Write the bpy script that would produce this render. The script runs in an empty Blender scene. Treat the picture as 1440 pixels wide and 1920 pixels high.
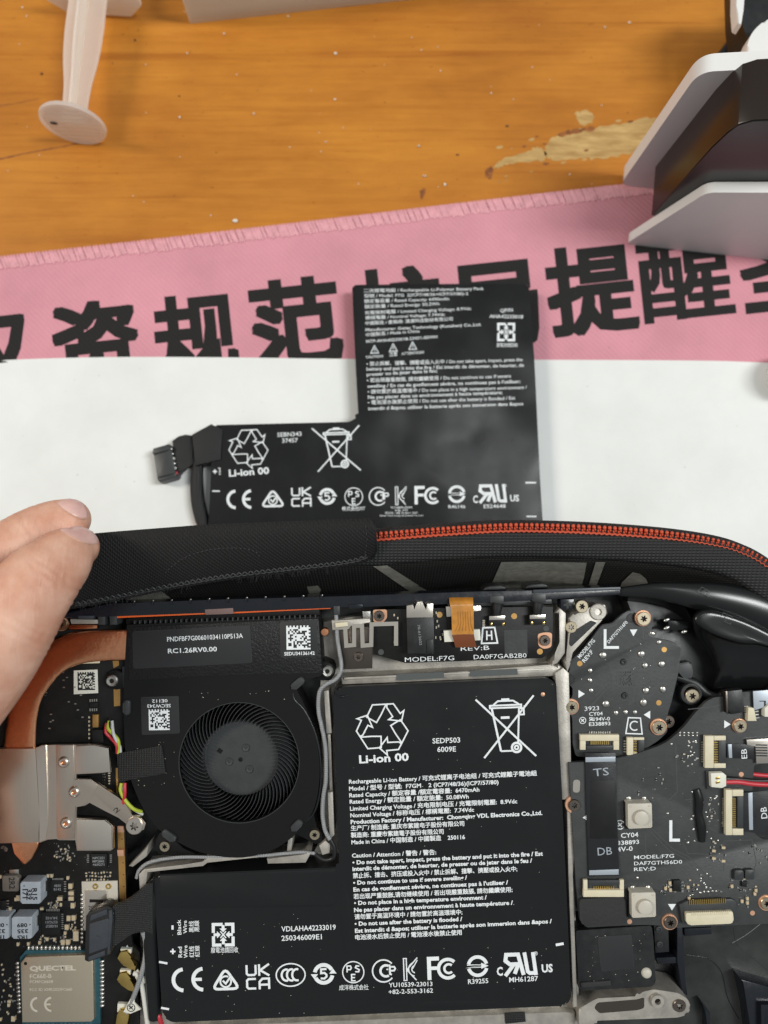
import bpy, bmesh, math, random
import numpy as np
from mathutils import Vector, Matrix
from mathutils.bvhtree import BVHTree
random.seed(7)
R = math.radians
SC = bpy.context.scene
COL = SC.collection

# ------------------------------------------------------------------ camera, world, lights, exposure
FPX = 1350.0                      # focal length in photo pixels (1440 x 1920)
TILT = R(6)                       # camera tilt away from straight down
HC = 229.0                        # camera height above the table, mm
ZD = 181.0                        # camera to console plane, mm
cam_d = bpy.data.cameras.new('camera'); cam = bpy.data.objects.new('camera', cam_d); COL.objects.link(cam)
cam.location = (0, 0, HC/1000); cam.rotation_euler = (TILT, 0, 0)
cam_d.sensor_fit = 'HORIZONTAL'; cam_d.sensor_width = 36; cam_d.lens = 36*FPX/1440
cam_d.clip_start = 0.005; cam_d.clip_end = 20
cam_d.dof.use_dof = True; cam_d.dof.focus_distance = 0.183; cam_d.dof.aperture_fstop = 12.5
SC.camera = cam
w = bpy.data.worlds.new('World'); SC.world = w; w.use_nodes = True
WN, WL = w.node_tree.nodes, w.node_tree.links; bg = WN['Background']; bg.inputs[1].default_value = 1.0
_tc = WN.new('ShaderNodeTexCoord'); _sx = WN.new('ShaderNodeSeparateXYZ'); _rp = WN.new('ShaderNodeValToRGB'); WL.new(_tc.outputs['Generated'], _sx.inputs[0]); WL.new(_sx.outputs['Z'], _rp.inputs[0]); WL.new(_rp.outputs[0], bg.inputs[0])
_e = _rp.color_ramp.elements; _e[0].position = .15; _e[1].position = .95; _e[0].color = (.15, .155, .16, 1); _e[1].color = (.27, .285, .29, 1)    # walls, ceiling

def area_light(name, loc, target, size, power, col):
    d = bpy.data.lights.new(name, 'AREA'); d.shape = 'RECTANGLE'; d.size, d.size_y = size; d.energy = power; d.color = col
    o = bpy.data.objects.new(name, d); COL.objects.link(o); o.location = loc
    o.rotation_euler = (Vector(target)-Vector(loc)).to_track_quat('-Z', 'Y').to_euler(); return o
area_light('lamp_panel', (0.95, 0.10, 1.5), (0, 0, 0), (0.25, 0.7), 17, (0.975, 1.0, 0.985))
area_light('lamp_panel', (-1.05, 0.25, 1.0), (0, 0, 0), (0.2, 0.4), 8.5, (1.0, 0.92, 0.80))
area_light('lamp_panel', (0.24, 0.32, 1.5), (0, 0, 0), (0.30, 0.12), 0.75, (0.98, 1.0, 1.0))  # added dim panel, placed so its reflection lays a sheen on the loose battery
vs = SC.view_settings; vs.view_transform = 'Standard'; vs.look = 'None'; vs.gamma = 1; vs.use_curve_mapping = False; vs.exposure = 0.14
SC.cycles.max_bounces = 8; SC.cycles.use_denoising = True

# ------------------------------------------------------------------ frames: pixel -> millimetres on a known surface
cs, sn = math.cos(TILT), math.sin(TILT)
LOOK = Vector((0, sn, -cs)); UP = Vector((0, cs, sn)); CAM = Vector((0, 0, HC))
def ray(px, py): return LOOK + Vector((1, 0, 0))*((px-720)/FPX) + UP*((960-py)/FPX)
class Frame:
    pass
class TableFrame(Frame):                       # origin on the table below the camera, z up
    M = Matrix.Identity(4)
    def pt(s, px, py, h=0):
        d = ray(px, py); t = (h-HC)/d.z; return CAM + d*t
class ConsoleFrame(Frame):                     # plane of the open console, resting tilted in its case
    M = Matrix(((1, 0, 0, 0), (0, cs, -sn, sn*ZD/1000), (0, sn, cs, (HC-cs*ZD)/1000), (0, 0, 0, 1)))
    def pt(s, px, py, h=0):
        k = (ZD-h)/FPX; return Vector(((px-720)*k, (960-py)*k, h))
TAB, DEV = TableFrame(), ConsoleFrame()
def dev_to_world(p): return (DEV.M @ (p/1000))*1000

# ------------------------------------------------------------------ materials
MATS = {}
def mat(name, col, rough=.5, metal=0., var=.0, vscale=.4, col2=None, bump=0., bscale=3., kind='noise', spec=.5, coat=0.,
        trans=0., sss=0., alpha=1., stretch=(1, 1, 1), rot=0., rvar=0., wcol=.35, bdist=.0002):
    m = bpy.data.materials.new(name); m.use_nodes = True; nt = m.node_tree; N = nt.nodes; L = nt.links
    b = N['Principled BSDF']
    b.inputs['Base Color'].default_value = (*col, 1); b.inputs['Roughness'].default_value = rough; b.inputs['Metallic'].default_value = metal
    b.inputs['Specular IOR Level'].default_value = spec; b.inputs['Coat Weight'].default_value = coat
    b.inputs['Transmission Weight'].default_value = trans; b.inputs['Alpha'].default_value = alpha
    if sss: b.inputs['Subsurface Weight'].default_value = sss; b.inputs['Subsurface Radius'].default_value = (.0022, .0009, .0005); b.inputs['Subsurface Scale'].default_value = 1.
    tc = N.new('ShaderNodeTexCoord'); mp = N.new('ShaderNodeMapping'); L.new(tc.outputs['Object'], mp.inputs[0])
    mp.inputs['Scale'].default_value = (1000*stretch[0], 1000*stretch[1], 1000*stretch[2]); mp.inputs['Rotation'].default_value = (0, 0, rot)
    if var or col2 or rvar:
        n = N.new('ShaderNodeTexNoise'); n.inputs['Scale'].default_value = vscale; n.inputs['Detail'].default_value = 6; n.inputs['Roughness'].default_value = .62
        L.new(mp.outputs[0], n.inputs['Vector'])
    if var or col2:
        cr = N.new('ShaderNodeValToRGB'); L.new(n.outputs['Fac'], cr.inputs[0])
        a = tuple(c*(1-var) for c in col); c2 = col2 or tuple(min(1, c*(1+var)) for c in col)
        cr.color_ramp.elements[0].position = .35; cr.color_ramp.elements[1].position = .68
        cr.color_ramp.elements[0].color = (*a, 1); cr.color_ramp.elements[1].color = (*c2, 1)
        L.new(cr.outputs[0], b.inputs['Base Color'])
    if rvar:
        mr = N.new('ShaderNodeMapRange'); mr.inputs[3].default_value = max(.03, rough-rvar); mr.inputs[4].default_value = min(1, rough+rvar)
        mr.inputs[1].default_value = .3; mr.inputs[2].default_value = .7
        L.new(n.outputs['Fac'], mr.inputs[0]); L.new(mr.outputs[0], b.inputs['Roughness'])
    if bump:
        bp = N.new('ShaderNodeBump'); bp.inputs['Strength'].default_value = bump; bp.inputs['Distance'].default_value = bdist
        if kind == 'noise':
            t = N.new('ShaderNodeTexNoise'); t.inputs['Scale'].default_value = bscale; t.inputs['Detail'].default_value = 5 if bscale > .12 else 1; L.new(mp.outputs[0], t.inputs['Vector']); L.new(t.outputs['Fac'], bp.inputs['Height'])
        elif kind in ('weave', 'twill'):
            ws = []
            for k in range(2):
                t = N.new('ShaderNodeTexWave'); t.wave_type = 'BANDS'; t.bands_direction = ('X', 'Y')[k] if kind == 'weave' else ('DIAGONAL', 'X')[k]
                t.inputs['Scale'].default_value = bscale*(1 if k == 0 else 1.35); t.inputs['Distortion'].default_value = .6; t.inputs['Detail'].default_value = 1
                L.new(mp.outputs[0], t.inputs['Vector']); ws.append(t)
            mm = N.new('ShaderNodeMath'); mm.operation = 'MULTIPLY'; L.new(ws[0].outputs['Fac'], mm.inputs[0]); L.new(ws[1].outputs['Fac'], mm.inputs[1]); L.new(mm.outputs[0], bp.inputs['Height'])
            mr2 = N.new('ShaderNodeMapRange'); mr2.inputs[3].default_value = 1-wcol; mr2.inputs[4].default_value = 1+wcol; L.new(mm.outputs[0], mr2.inputs[0])
            vm = N.new('ShaderNodeVectorMath'); vm.operation = 'SCALE'; L.new(mr2.outputs[0], vm.inputs['Scale'])
            if var or col2: L.new(cr.outputs[0], vm.inputs[0])
            else: vm.inputs[0].default_value = col
            L.new(vm.outputs[0], b.inputs['Base Color'])
        elif kind == 'brushed':
            t = N.new('ShaderNodeTexNoise'); t.inputs['Scale'].default_value = bscale; t.inputs['Detail'].default_value = 3
            m2 = N.new('ShaderNodeMapping'); m2.inputs['Scale'].default_value = (1, .04, 1); L.new(mp.outputs[0], m2.inputs[0]); L.new(m2.outputs[0], t.inputs['Vector']); L.new(t.outputs['Fac'], bp.inputs['Height'])
        L.new(bp.outputs[0], b.inputs['Normal'])
    MATS[name] = m; return m

mat('pouch', (.0085, .0092, .010), .30, bump=1., bscale=.05, bdist=.0006, spec=.42, rvar=.04, vscale=.08)
mat('pouch_loose', (.0075, .0075, .008), .24, bump=1., bscale=.05, bdist=.0012, spec=.45, rvar=.04, vscale=.1)
mat('print_white', (.78, .82, .84), .55, var=.06, vscale=.3)
mat('print_grey', (.26, .27, .28), .55)
mat('black_plastic', (.012, .0125, .0135), .42, var=.2, bump=.12, bscale=8, rvar=.08)
mat('black_gloss', (.007, .0075, .008), .24, spec=.5, bump=.3, bscale=.06, bdist=.0003)
mat('shell_inner', (.030, .032, .031), .33, var=.35, vscale=.09, bump=.2, bscale=.15, rvar=.1)
mat('fan_black', (.0065, .0065, .0068), .5, spec=.22)
mat('fan_textured', (.0075, .0075, .0078), .42, bump=1.0, bscale=1.6, spec=.4)
mat('fan_blade', (.05, .052, .055), .26)
mat('fan_hub', (.040, .043, .045), .40, var=.12, vscale=.25, bump=.08, bscale=2)
mat('label_dark', (.022, .023, .025), .6, bump=.1, bscale=3)
mat('pcb_black', (.0095, .0095, .0092), .48, var=.3, vscale=.25, bump=.15, bscale=1.2, spec=.25)
mat('pcb_grey', (.036, .039, .040), .44, var=.14, vscale=.35, bump=.15, bscale=1.5, spec=.45)
mat('pcb_trace', (.052, .056, .057), .5)
mat('magnesium', (.40, .375, .34), .46, metal=.5, var=.12, vscale=.25, bump=.2, bscale=2.5, col2=(.52, .49, .44))
mat('steel', (.74, .64, .54), .30, metal=1, bump=.10, bscale=3, kind='brushed')
mat('steel_bright', (.84, .77, .68), .28, metal=1, bump=.08, bscale=3, kind='brushed')
mat('steel_dark', (.17, .145, .125), .32, metal=1, bump=.1, bscale=4)
mat('tin', (.60, .59, .55), .34, metal=1, bump=.3, bscale=2)
mat('copper', (.95, .43, .23), .24, metal=1, var=.08, vscale=.9, bump=.35, bscale=.8)
mat('copper_pad', (.70, .40, .26), .45, metal=.6)
mat('gold_pad', (.62, .36, .12), .38, metal=.85, var=.12)
mat('gold', (.80, .56, .18), .22, metal=1, var=.1, bump=.2, bscale=4)
mat('brass_screw', (.68, .58, .42), .28, metal=1, var=.08)
mat('dark_screw', (.24, .20, .17), .3, metal=1)
mat('recess', (.02, .018, .016), .5, metal=.6)
mat('beige', (.66, .60, .44), .5, var=.05)
mat('cap_beige', (.56, .45, .29), .45, var=.12)
mat('ivory', (.72, .71, .62), .5)
mat('inductor', (.40, .45, .50), .5, var=.08, bump=.2, bscale=3)
mat('inductor_brown', (.155, .135, .115), .55, var=.12)
mat('ink', (.012, .012, .014), .6)
mat('chip', (.011, .0112, .0115), .45, var=.15, spec=.3)
mat('teal_pcb', (.02, .085, .11), .4, var=.2)
mat('module_can', (.78, .67, .51), .34, metal=.9, bump=.12, bscale=3)
mat('can_print', (.90, .82, .68), .45, metal=.5)
mat('ribbon', (.50, .21, .03), .3, var=.15, vscale=.5, coat=.5)
mat('ribbon_dark', (.19, .055, .018), .3, coat=.4)
mat('flex_black', (.014, .015, .017), .32, rvar=.06, bump=.1, bscale=2)
mat('flex_stripe', (.42, .47, .53), .35, metal=.3)
mat('foam', (.022, .023, .023), .8, bump=1.0, bscale=1.1)
mat('cloth_tape', (.017, .018, .019), .6, bump=1.0, bscale=.5, kind='weave', wcol=.6)
mat('sleeve', (.012, .0125, .014), .5, bump=.7, bscale=.5, kind='weave', wcol=.4)
mat('connector_grey', (.036, .039, .041), .42, var=.15)
mat('connector_blue', (.040, .046, .056), .4, var=.12)
mat('grey_cable', (.30, .31, .32), .42, bump=.6, bscale=.5, kind='weave', wcol=.2)
mat('white_cable', (.62, .61, .56), .5)
mat('wire_red', (.50, .035, .05), .4); mat('wire_yellow', (.42, .50, .04), .4); mat('wire_white', (.55, .55, .55), .4); mat('wire_black', (.012, .012, .012), .4)
mat('switch_grey', (.52, .49, .42), .42, var=.04)
mat('orange_strip', (.78, .13, .025), .45)
mat('zip_orange', (.62, .085, .032), .42, var=.15)
mat('zip_cord', (.50, .065, .022), .6)
mat('webbing', (.016, .017, .017), .6, bump=1.0, bscale=.32, kind='weave', wcol=.55)
mat('flap_cloth', (.0075, .0075, .0078), .62, bump=.6, bscale=.55, kind='twill', wcol=.25, spec=.28)
mat('thread', (.024, .025, .027), .6)
mat('lining', (.030, .029, .028), .85, bump=.8, bscale=.4, kind='weave', wcol=.4, spec=.2)
mat('lining_print', (.30, .29, .25), .9, var=.2, vscale=.5, bump=.5, bscale=1)
mat('case_shell', (.015, .015, .015), .7, bump=.6, bscale=1.5)
mat('bezel', (.009, .011, .016), .24, rvar=.06, bump=.08, bscale=1)
mat('clear_tape', (.20, .13, .12), .3)
mat('white_plastic', (.80, .80, .79), .42, bump=.05, bscale=2)
mat('smoke_plastic', (.022, .014, .010), .26)
mat('grey_tape', (.07, .08, .08), .6)
mat('paper', (.80, .815, .80), .8, var=.05, vscale=.03, bump=.8, bscale=.03, bdist=.001)
mat('mat_pink', (.69, .30, .36), .85, var=.09, vscale=.03, bump=.5, bscale=.33, kind='twill', wcol=.06)
mat('mat_thread', (.74, .355, .40), .75, var=.12, vscale=.4)
mat('mat_ink', (.015, .0145, .0145), .75, bump=.3, bscale=.33, kind='twill', wcol=.2, spec=.3)
mat('bare_wood', (.44, .25, .075), .75, col2=(.60, .40, .155), var=.15, vscale=.35, stretch=(.3, 1.5, 1), rot=R(7), bump=.6, bscale=.5)
mat('scorch', (.20, .055, .010), .6, col2=(.36, .12, .02), var=.3, vscale=.6)
mat('crumb_pale', (.72, .66, .55), .6); mat('crumb_dark', (.05, .035, .02), .7)
mat('acrylic', (.62, .57, .50), .35)
mat('acrylic_edge', (.62, .58, .52), .35, trans=.3)
mat('skin_nail', (.78, .50, .45), .24, sss=.15, var=.05, vscale=.4)

def plunger_material():
    m = bpy.data.materials.new('milky_plastic'); m.use_nodes = True; N = m.node_tree.nodes; L = m.node_tree.links; b = N['Principled BSDF']
    b.inputs['Base Color'].default_value = (1, .985, .965, 1); b.inputs['Roughness'].default_value = .38
    t = N.new('ShaderNodeBsdfTranslucent'); t.inputs[0].default_value = (1, .98, .95, 1)
    tr = N.new('ShaderNodeBsdfTransparent'); tr.inputs[0].default_value = (.98, .95, .9, 1)
    a = N.new('ShaderNodeMixShader'); a.inputs[0].default_value = .6; L.new(b.outputs[0], a.inputs[1]); L.new(t.outputs[0], a.inputs[2])
    c = N.new('ShaderNodeMixShader'); c.inputs[0].default_value = .30; L.new(a.outputs[0], c.inputs[1]); L.new(tr.outputs[0], c.inputs[2])
    L.new(c.outputs[0], N['Material Output'].inputs[0]); MATS['milky_plastic'] = m
plunger_material()
for nm, tr_, cl in (('acrylic', .42, (.66, .61, .54)), ('acrylic_edge', .3, (.72, .68, .6))):
    mm_ = MATS['milky_plastic'].copy(); mm_.name = nm; MATS[nm] = mm_
    for n_ in mm_.node_tree.nodes:
        if n_.bl_idname == 'ShaderNodeBsdfPrincipled': n_.inputs['Base Color'].default_value = (*cl, 1)
        if n_.bl_idname == 'ShaderNodeMixShader' and n_.inputs[2].links[0].from_node.bl_idname == 'ShaderNodeBsdfTransparent': n_.inputs[0].default_value = tr_

def wood_material():
    m = bpy.data.materials.new('varnished_wood'); m.use_nodes = True; N = m.node_tree.nodes; L = m.node_tree.links; b = N['Principled BSDF']
    tc = N.new('ShaderNodeTexCoord')
    def noise(sx, sy, sc, det, rough=.6, rot=R(-7), dist=0.):
        mp = N.new('ShaderNodeMapping'); mp.inputs['Rotation'].default_value = (0, 0, rot); mp.inputs['Scale'].default_value = (1000*sx, 1000*sy, 1000)
        L.new(tc.outputs['Object'], mp.inputs[0]); n = N.new('ShaderNodeTexNoise'); n.inputs['Scale'].default_value = sc; n.inputs['Detail'].default_value = det; n.inputs['Roughness'].default_value = rough; n.inputs['Distortion'].default_value = dist
        L.new(mp.outputs[0], n.inputs['Vector']); return n
    def ramp(src, p0, c0, p1, c1):
        r = N.new('ShaderNodeValToRGB'); L.new(src.outputs['Fac'], r.inputs[0]); e = r.color_ramp.elements
        e[0].position, e[1].position = p0, p1; e[0].color, e[1].color = (*c0, 1), (*c1, 1); return r
    def mix(mode, f, a, bb):
        x = N.new('ShaderNodeMix'); x.data_type = 'RGBA'; x.blend_type = mode; x.inputs[0].default_value = f
        L.new(a.outputs[0] if a.bl_idname != 'ShaderNodeMix' else a.outputs[2], x.inputs[6]); L.new(bb.outputs[0], x.inputs[7]); return x
    base = ramp(noise(.22, .55, .035, 6, .68), .28, (.37, .122, .014), .7, (.645, .262, .032))
    g1 = ramp(noise(.05, 1.0, .45, 6, .65, dist=.4), .36, (.72, .62, .5), .56, (1, 1, 1))
    g2 = ramp(noise(.03, 1.4, .16, 3, .5, dist=.8), .30, (.62, .45, .3), .40, (1, 1, 1))
    sp = ramp(noise(.35, 1.0, .9, 3), .27, (.45, .3, .2), .33, (1, 1, 1))
    c = mix('MULTIPLY', .38, base, g1); c = mix('MULTIPLY', .5, c, g2); c = mix('MULTIPLY', .55, c, sp)
    L.new(c.outputs[2], b.inputs['Base Color']); b.inputs['Roughness'].default_value = .42; b.inputs['Specular IOR Level'].default_value = .3; b.inputs['Coat Weight'].default_value = .08; b.inputs['Coat Roughness'].default_value = .22
    bp = N.new('ShaderNodeBump'); bp.inputs['Strength'].default_value = .12; bp.inputs['Distance'].default_value = .0003
    L.new(noise(.1, 1, .5, 5).outputs['Fac'], bp.inputs['Height']); L.new(bp.outputs[0], b.inputs['Normal']); MATS['varnished_wood'] = m
wood_material()

def skin_material():
    m = bpy.data.materials.new('skin'); m.use_nodes = True; N = m.node_tree.nodes; L = m.node_tree.links; b = N['Principled BSDF']
    tc = N.new('ShaderNodeTexCoord'); mp = N.new('ShaderNodeMapping'); mp.inputs['Scale'].default_value = (1000, 1000, 1000); L.new(tc.outputs['Object'], mp.inputs[0])
    n = N.new('ShaderNodeTexNoise'); n.inputs['Scale'].default_value = .16; n.inputs['Detail'].default_value = 8; L.new(mp.outputs[0], n.inputs['Vector'])
    r = N.new('ShaderNodeValToRGB'); L.new(n.outputs['Fac'], r.inputs[0]); e = r.color_ramp.elements
    e[0].position, e[1].position = .32, .68; e[0].color, e[1].color = (.62, .305, .205, 1), (.76, .465, .345, 1)
    L.new(r.outputs[0], b.inputs['Base Color']); b.inputs['Roughness'].default_value = .5
    b.inputs['Subsurface Weight'].default_value = .2; b.inputs['Subsurface Radius'].default_value = (.002, .0008, .0005); b.inputs['Subsurface Scale'].default_value = 1
    m2 = N.new('ShaderNodeMapping'); m2.inputs['Rotation'].default_value = (0, 0, R(-46)); m2.inputs['Scale'].default_value = (1000, 150, 300); L.new(tc.outputs['Object'], m2.inputs[0])
    wv = N.new('ShaderNodeTexNoise'); wv.inputs['Scale'].default_value = .62; wv.inputs['Detail'].default_value = 3; wv.inputs['Distortion'].default_value = .9; L.new(m2.outputs[0], wv.inputs['Vector'])
    f = N.new('ShaderNodeTexNoise'); f.inputs['Scale'].default_value = 3.2; f.inputs['Detail'].default_value = 5; L.new(mp.outputs[0], f.inputs['Vector'])
    ad = N.new('ShaderNodeMath'); ad.operation = 'MULTIPLY_ADD'; ad.inputs[1].default_value = .25; L.new(f.outputs['Fac'], ad.inputs[0]); L.new(wv.outputs['Fac'], ad.inputs[2])
    bp = N.new('ShaderNodeBump'); bp.inputs['Strength'].default_value = .5; bp.inputs['Distance'].default_value = .0006; L.new(ad.outputs[0], bp.inputs['Height']); L.new(bp.outputs[0], b.inputs['Normal'])
    MATS['skin'] = m
skin_material()

# ------------------------------------------------------------------ mesh helpers (frame millimetres -> metres)
class Thing:
    """an Empty at a thing's base that parents its parts; coordinates of parts are frame millimetres"""
    def __init__(s, name, label, cat, F, origin, group=None):
        s.F = F; s.o = Vector(origin)
        e = bpy.data.objects.new(name, None); e.empty_display_size = .01; COL.objects.link(e)
        e.matrix_world = F.M @ Matrix.Translation(s.o/1000); e['label'] = label; e['category'] = cat
        if group: e['group'] = group
        s.e = e
    def pt(s, px, py, h=0): return s.F.pt(px, py, h)
CUR = None
def put(name, mesh, material, parent=None, loc=None, rotz=0, scale=None, label=None):
    o = bpy.data.objects.new(name, mesh); COL.objects.link(o); o.parent = parent or CUR.e
    if material and not mesh.materials: mesh.materials.append(MATS[material])
    if loc is not None: o.location = (Vector(loc)-CUR.o)/1000
    if rotz: o.rotation_euler = (0, 0, rotz)
    if scale: o.scale = scale
    if label: o['label'] = label
    return o
def from_bm(bm, name, smooth=38, local=False):
    for v in bm.verts: v.co = (v.co if local else v.co-CUR.o)/1000
    bmesh.ops.recalc_face_normals(bm, faces=bm.faces[:])
    me = bpy.data.meshes.new(name); bm.to_mesh(me); bm.free()
    if smooth is not None:
        me.polygons.foreach_set('use_smooth', [True]*len(me.polygons)); me.set_sharp_from_angle(angle=R(smooth))
    return me
def bm_prism(bm, pts, h0, bev=0., seg=2):
    """pts: list of Vector tops (own z); straight walls down to z=h0"""
    t = [bm.verts.new(p) for p in pts]; b = [bm.verts.new((p.x, p.y, h0)) for p in pts]
    n = len(t); top = bm.faces.new(t); bm.faces.new(b[::-1])
    for i in range(n): bm.faces.new((t[i], b[i], b[(i+1) % n], t[(i+1) % n]))
    if bev:
        es = list(top.edges); bmesh.ops.bevel(bm, geom=es, offset=bev, segments=seg, profile=.5, affect='EDGES', clamp_overlap=True)
def smooth_poly(pts, n=6):
    out = []; m = len(pts)
    for i in range(m):
        p0, p1, p2, p3 = (Vector(pts[(i+k) % m]) for k in (-1, 0, 1, 2))
        for j in range(n):
            t = j/n; out.append(.5*((2*p1)+(p2-p0)*t+(2*p0-5*p1+4*p2-p3)*t*t+(3*p1-p0-3*p2+p3)*t**3))
    return out
def smooth_line(pts, n=8):
    P = [Vector(p) for p in pts]; out = []
    for i in range(len(P)-1):
        p0 = P[max(i-1, 0)]; p1 = P[i]; p2 = P[i+1]; p3 = P[min(i+2, len(P)-1)]
        for j in range(n):
            t = j/n; out.append(.5*((2*p1)+(p2-p0)*t+(2*p0-5*p1+4*p2-p3)*t*t+(3*p1-p0-3*p2+p3)*t**3))
    out.append(P[-1]); return out
def fillet(pts, r, n=4):
    out = []; m = len(pts)
    for i in range(m):
        a, b, c = Vector(pts[i-1]), Vector(pts[i]), Vector(pts[(i+1) % m])
        u, v = (a-b), (c-b); d = min(r, u.length*.45, v.length*.45)
        p, q = b+u.normalized()*d, b+v.normalized()*d
        for j in range(n+1):
            t = j/n; out.append(p*(1-t)**2+b*2*t*(1-t)+q*t*t)
    return out
def prism(name, px, h0, h1, material, parent=None, bev=.15, seg=2, r=0, curve=0, label=None):
    if curve: px = smooth_poly(px, curve)
    elif r: px = fillet(px, r)
    bm = bmesh.new(); bm_prism(bm, [CUR.pt(p[0], p[1], h1) for p in px], h0, bev, seg)
    return put(name, from_bm(bm, name), material, parent, label=label)
def rect(cx, cy, w_, h_, a=0):
    c, s = math.cos(R(a)), math.sin(R(a)); return [(cx+x*c-y*s, cy+x*s+y*c) for x, y in ((-w_/2, -h_/2), (w_/2, -h_/2), (w_/2, h_/2), (-w_/2, h_/2))]
def lathe_bm(bm, prof, seg=28, c=(0, 0, 0)):
    rows = []
    for r, h in prof:
        rows.append([bm.verts.new((c[0]+r*math.cos(2*math.pi*i/seg), c[1]+r*math.sin(2*math.pi*i/seg), c[2]+h)) for i in range(seg)] if r > 1e-6 else [bm.verts.new((c[0], c[1], c[2]+h))])
    for a, b in zip(rows, rows[1:]):
        for i in range(seg):
            j = (i+1) % seg
            f = [a[i % len(a)], a[j % len(a)], b[j % len(b)], b[i % len(b)]]; u = []
            for v in f:
                if v not in u: u.append(v)
            if len(u) > 2: bm.faces.new(u)
def lathe(name, px, py, h, prof, material, parent=None, seg=28, smooth=38):
    bm = bmesh.new(); lathe_bm(bm, prof, seg, CUR.pt(px, py, h)); return put(name, from_bm(bm, name, smooth), material, parent)
def tube_bm(bm, P, rad, seg=10, flat=1.):
    n = len(P); rings = []
    for i in range(n):
        t = (P[min(i+1, n-1)]-P[max(i-1, 0)]).normalized(); a = Vector((0, 0, 1)); 
        if abs(t.z) > .95: a = Vector((1, 0, 0))
        s = t.cross(a).normalized(); u = s.cross(t).normalized(); r_ = rad[i] if isinstance(rad, (list, tuple)) else rad
        rings.append([bm.verts.new(P[i]+s*r_*math.cos(2*math.pi*k/seg)+u*r_*flat*math.sin(2*math.pi*k/seg)) for k in range(seg)])
    for a, b in zip(rings, rings[1:]):
        for k in range(seg): bm.faces.new((a[k], a[(k+1) % seg], b[(k+1) % seg], b[k]))
    bm.faces.new(rings[0][::-1]); bm.faces.new(rings[-1])
def tube(name, pxh, rad, material, parent=None, seg=10, n=6, flat=1., label=None):
    P = smooth_line([CUR.pt(*p) for p in pxh], n); bm = bmesh.new()
    if isinstance(rad, (list, tuple)):
        m = len(P); rad = [rad[min(int(i/(m-1)*(len(rad)-1)), len(rad)-2)]*(1-(i/(m-1)*(len(rad)-1)) % 1 if i < m-1 else 0)+rad[min(int(i/(m-1)*(len(rad)-1))+1, len(rad)-1)]*((i/(m-1)*(len(rad)-1)) % 1 if i < m-1 else 1) for i in range(m)]
    tube_bm(bm, P, rad, seg, flat); return put(name, from_bm(bm, name, 60), material, parent, label=label)
def band_bm(bm, L_, R_, th):
    """a strip with thickness from two rails of Vectors"""
    n = len(L_); d = Vector((0, 0, th)); q = [[bm.verts.new(p) for p in row] for row in (L_, R_, [p-d for p in R_], [p-d for p in L_])]
    for i in range(n-1):
        for k in range(4): bm.faces.new((q[k][i], q[k][i+1], q[(k+1) % 4][i+1], q[(k+1) % 4][i]))
    bm.faces.new([q[k][0] for k in range(4)]); bm.faces.new([q[k][-1] for k in (3, 2, 1, 0)])
def band(name, rail_a, rail_b, th, material, parent=None, n=6, label=None):
    a = smooth_line([CUR.pt(*p) for p in rail_a], n); b = smooth_line([CUR.pt(*p) for p in rail_b], n)
    bm = bmesh.new(); band_bm(bm, a, b, th); return put(name, from_bm(bm, name, 50), material, parent, label=label)
def box_mesh(name, sx, sy, sz, bev=.04, ends=None):
    bm = bmesh.new(); bmesh.ops.create_cube(bm, size=1)
    for v in bm.verts: v.co = Vector((v.co.x*sx, v.co.y*sy, (v.co.z+.5)*sz))
    if ends:
        for x in (-sx/2+ends, sx/2-ends): bmesh.ops.bisect_plane(bm, geom=bm.verts[:]+bm.edges[:]+bm.faces[:], plane_co=(x, 0, 0), plane_no=(1, 0, 0))
        for f in bm.faces: f.material_index = 1 if abs(f.calc_center_median().x) > sx/2-ends-1e-4 else 0
    elif bev: bmesh.ops.bevel(bm, geom=bm.edges[:], offset=bev, segments=1, affect='EDGES')
    return from_bm(bm, name, 30, local=True)

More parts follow.
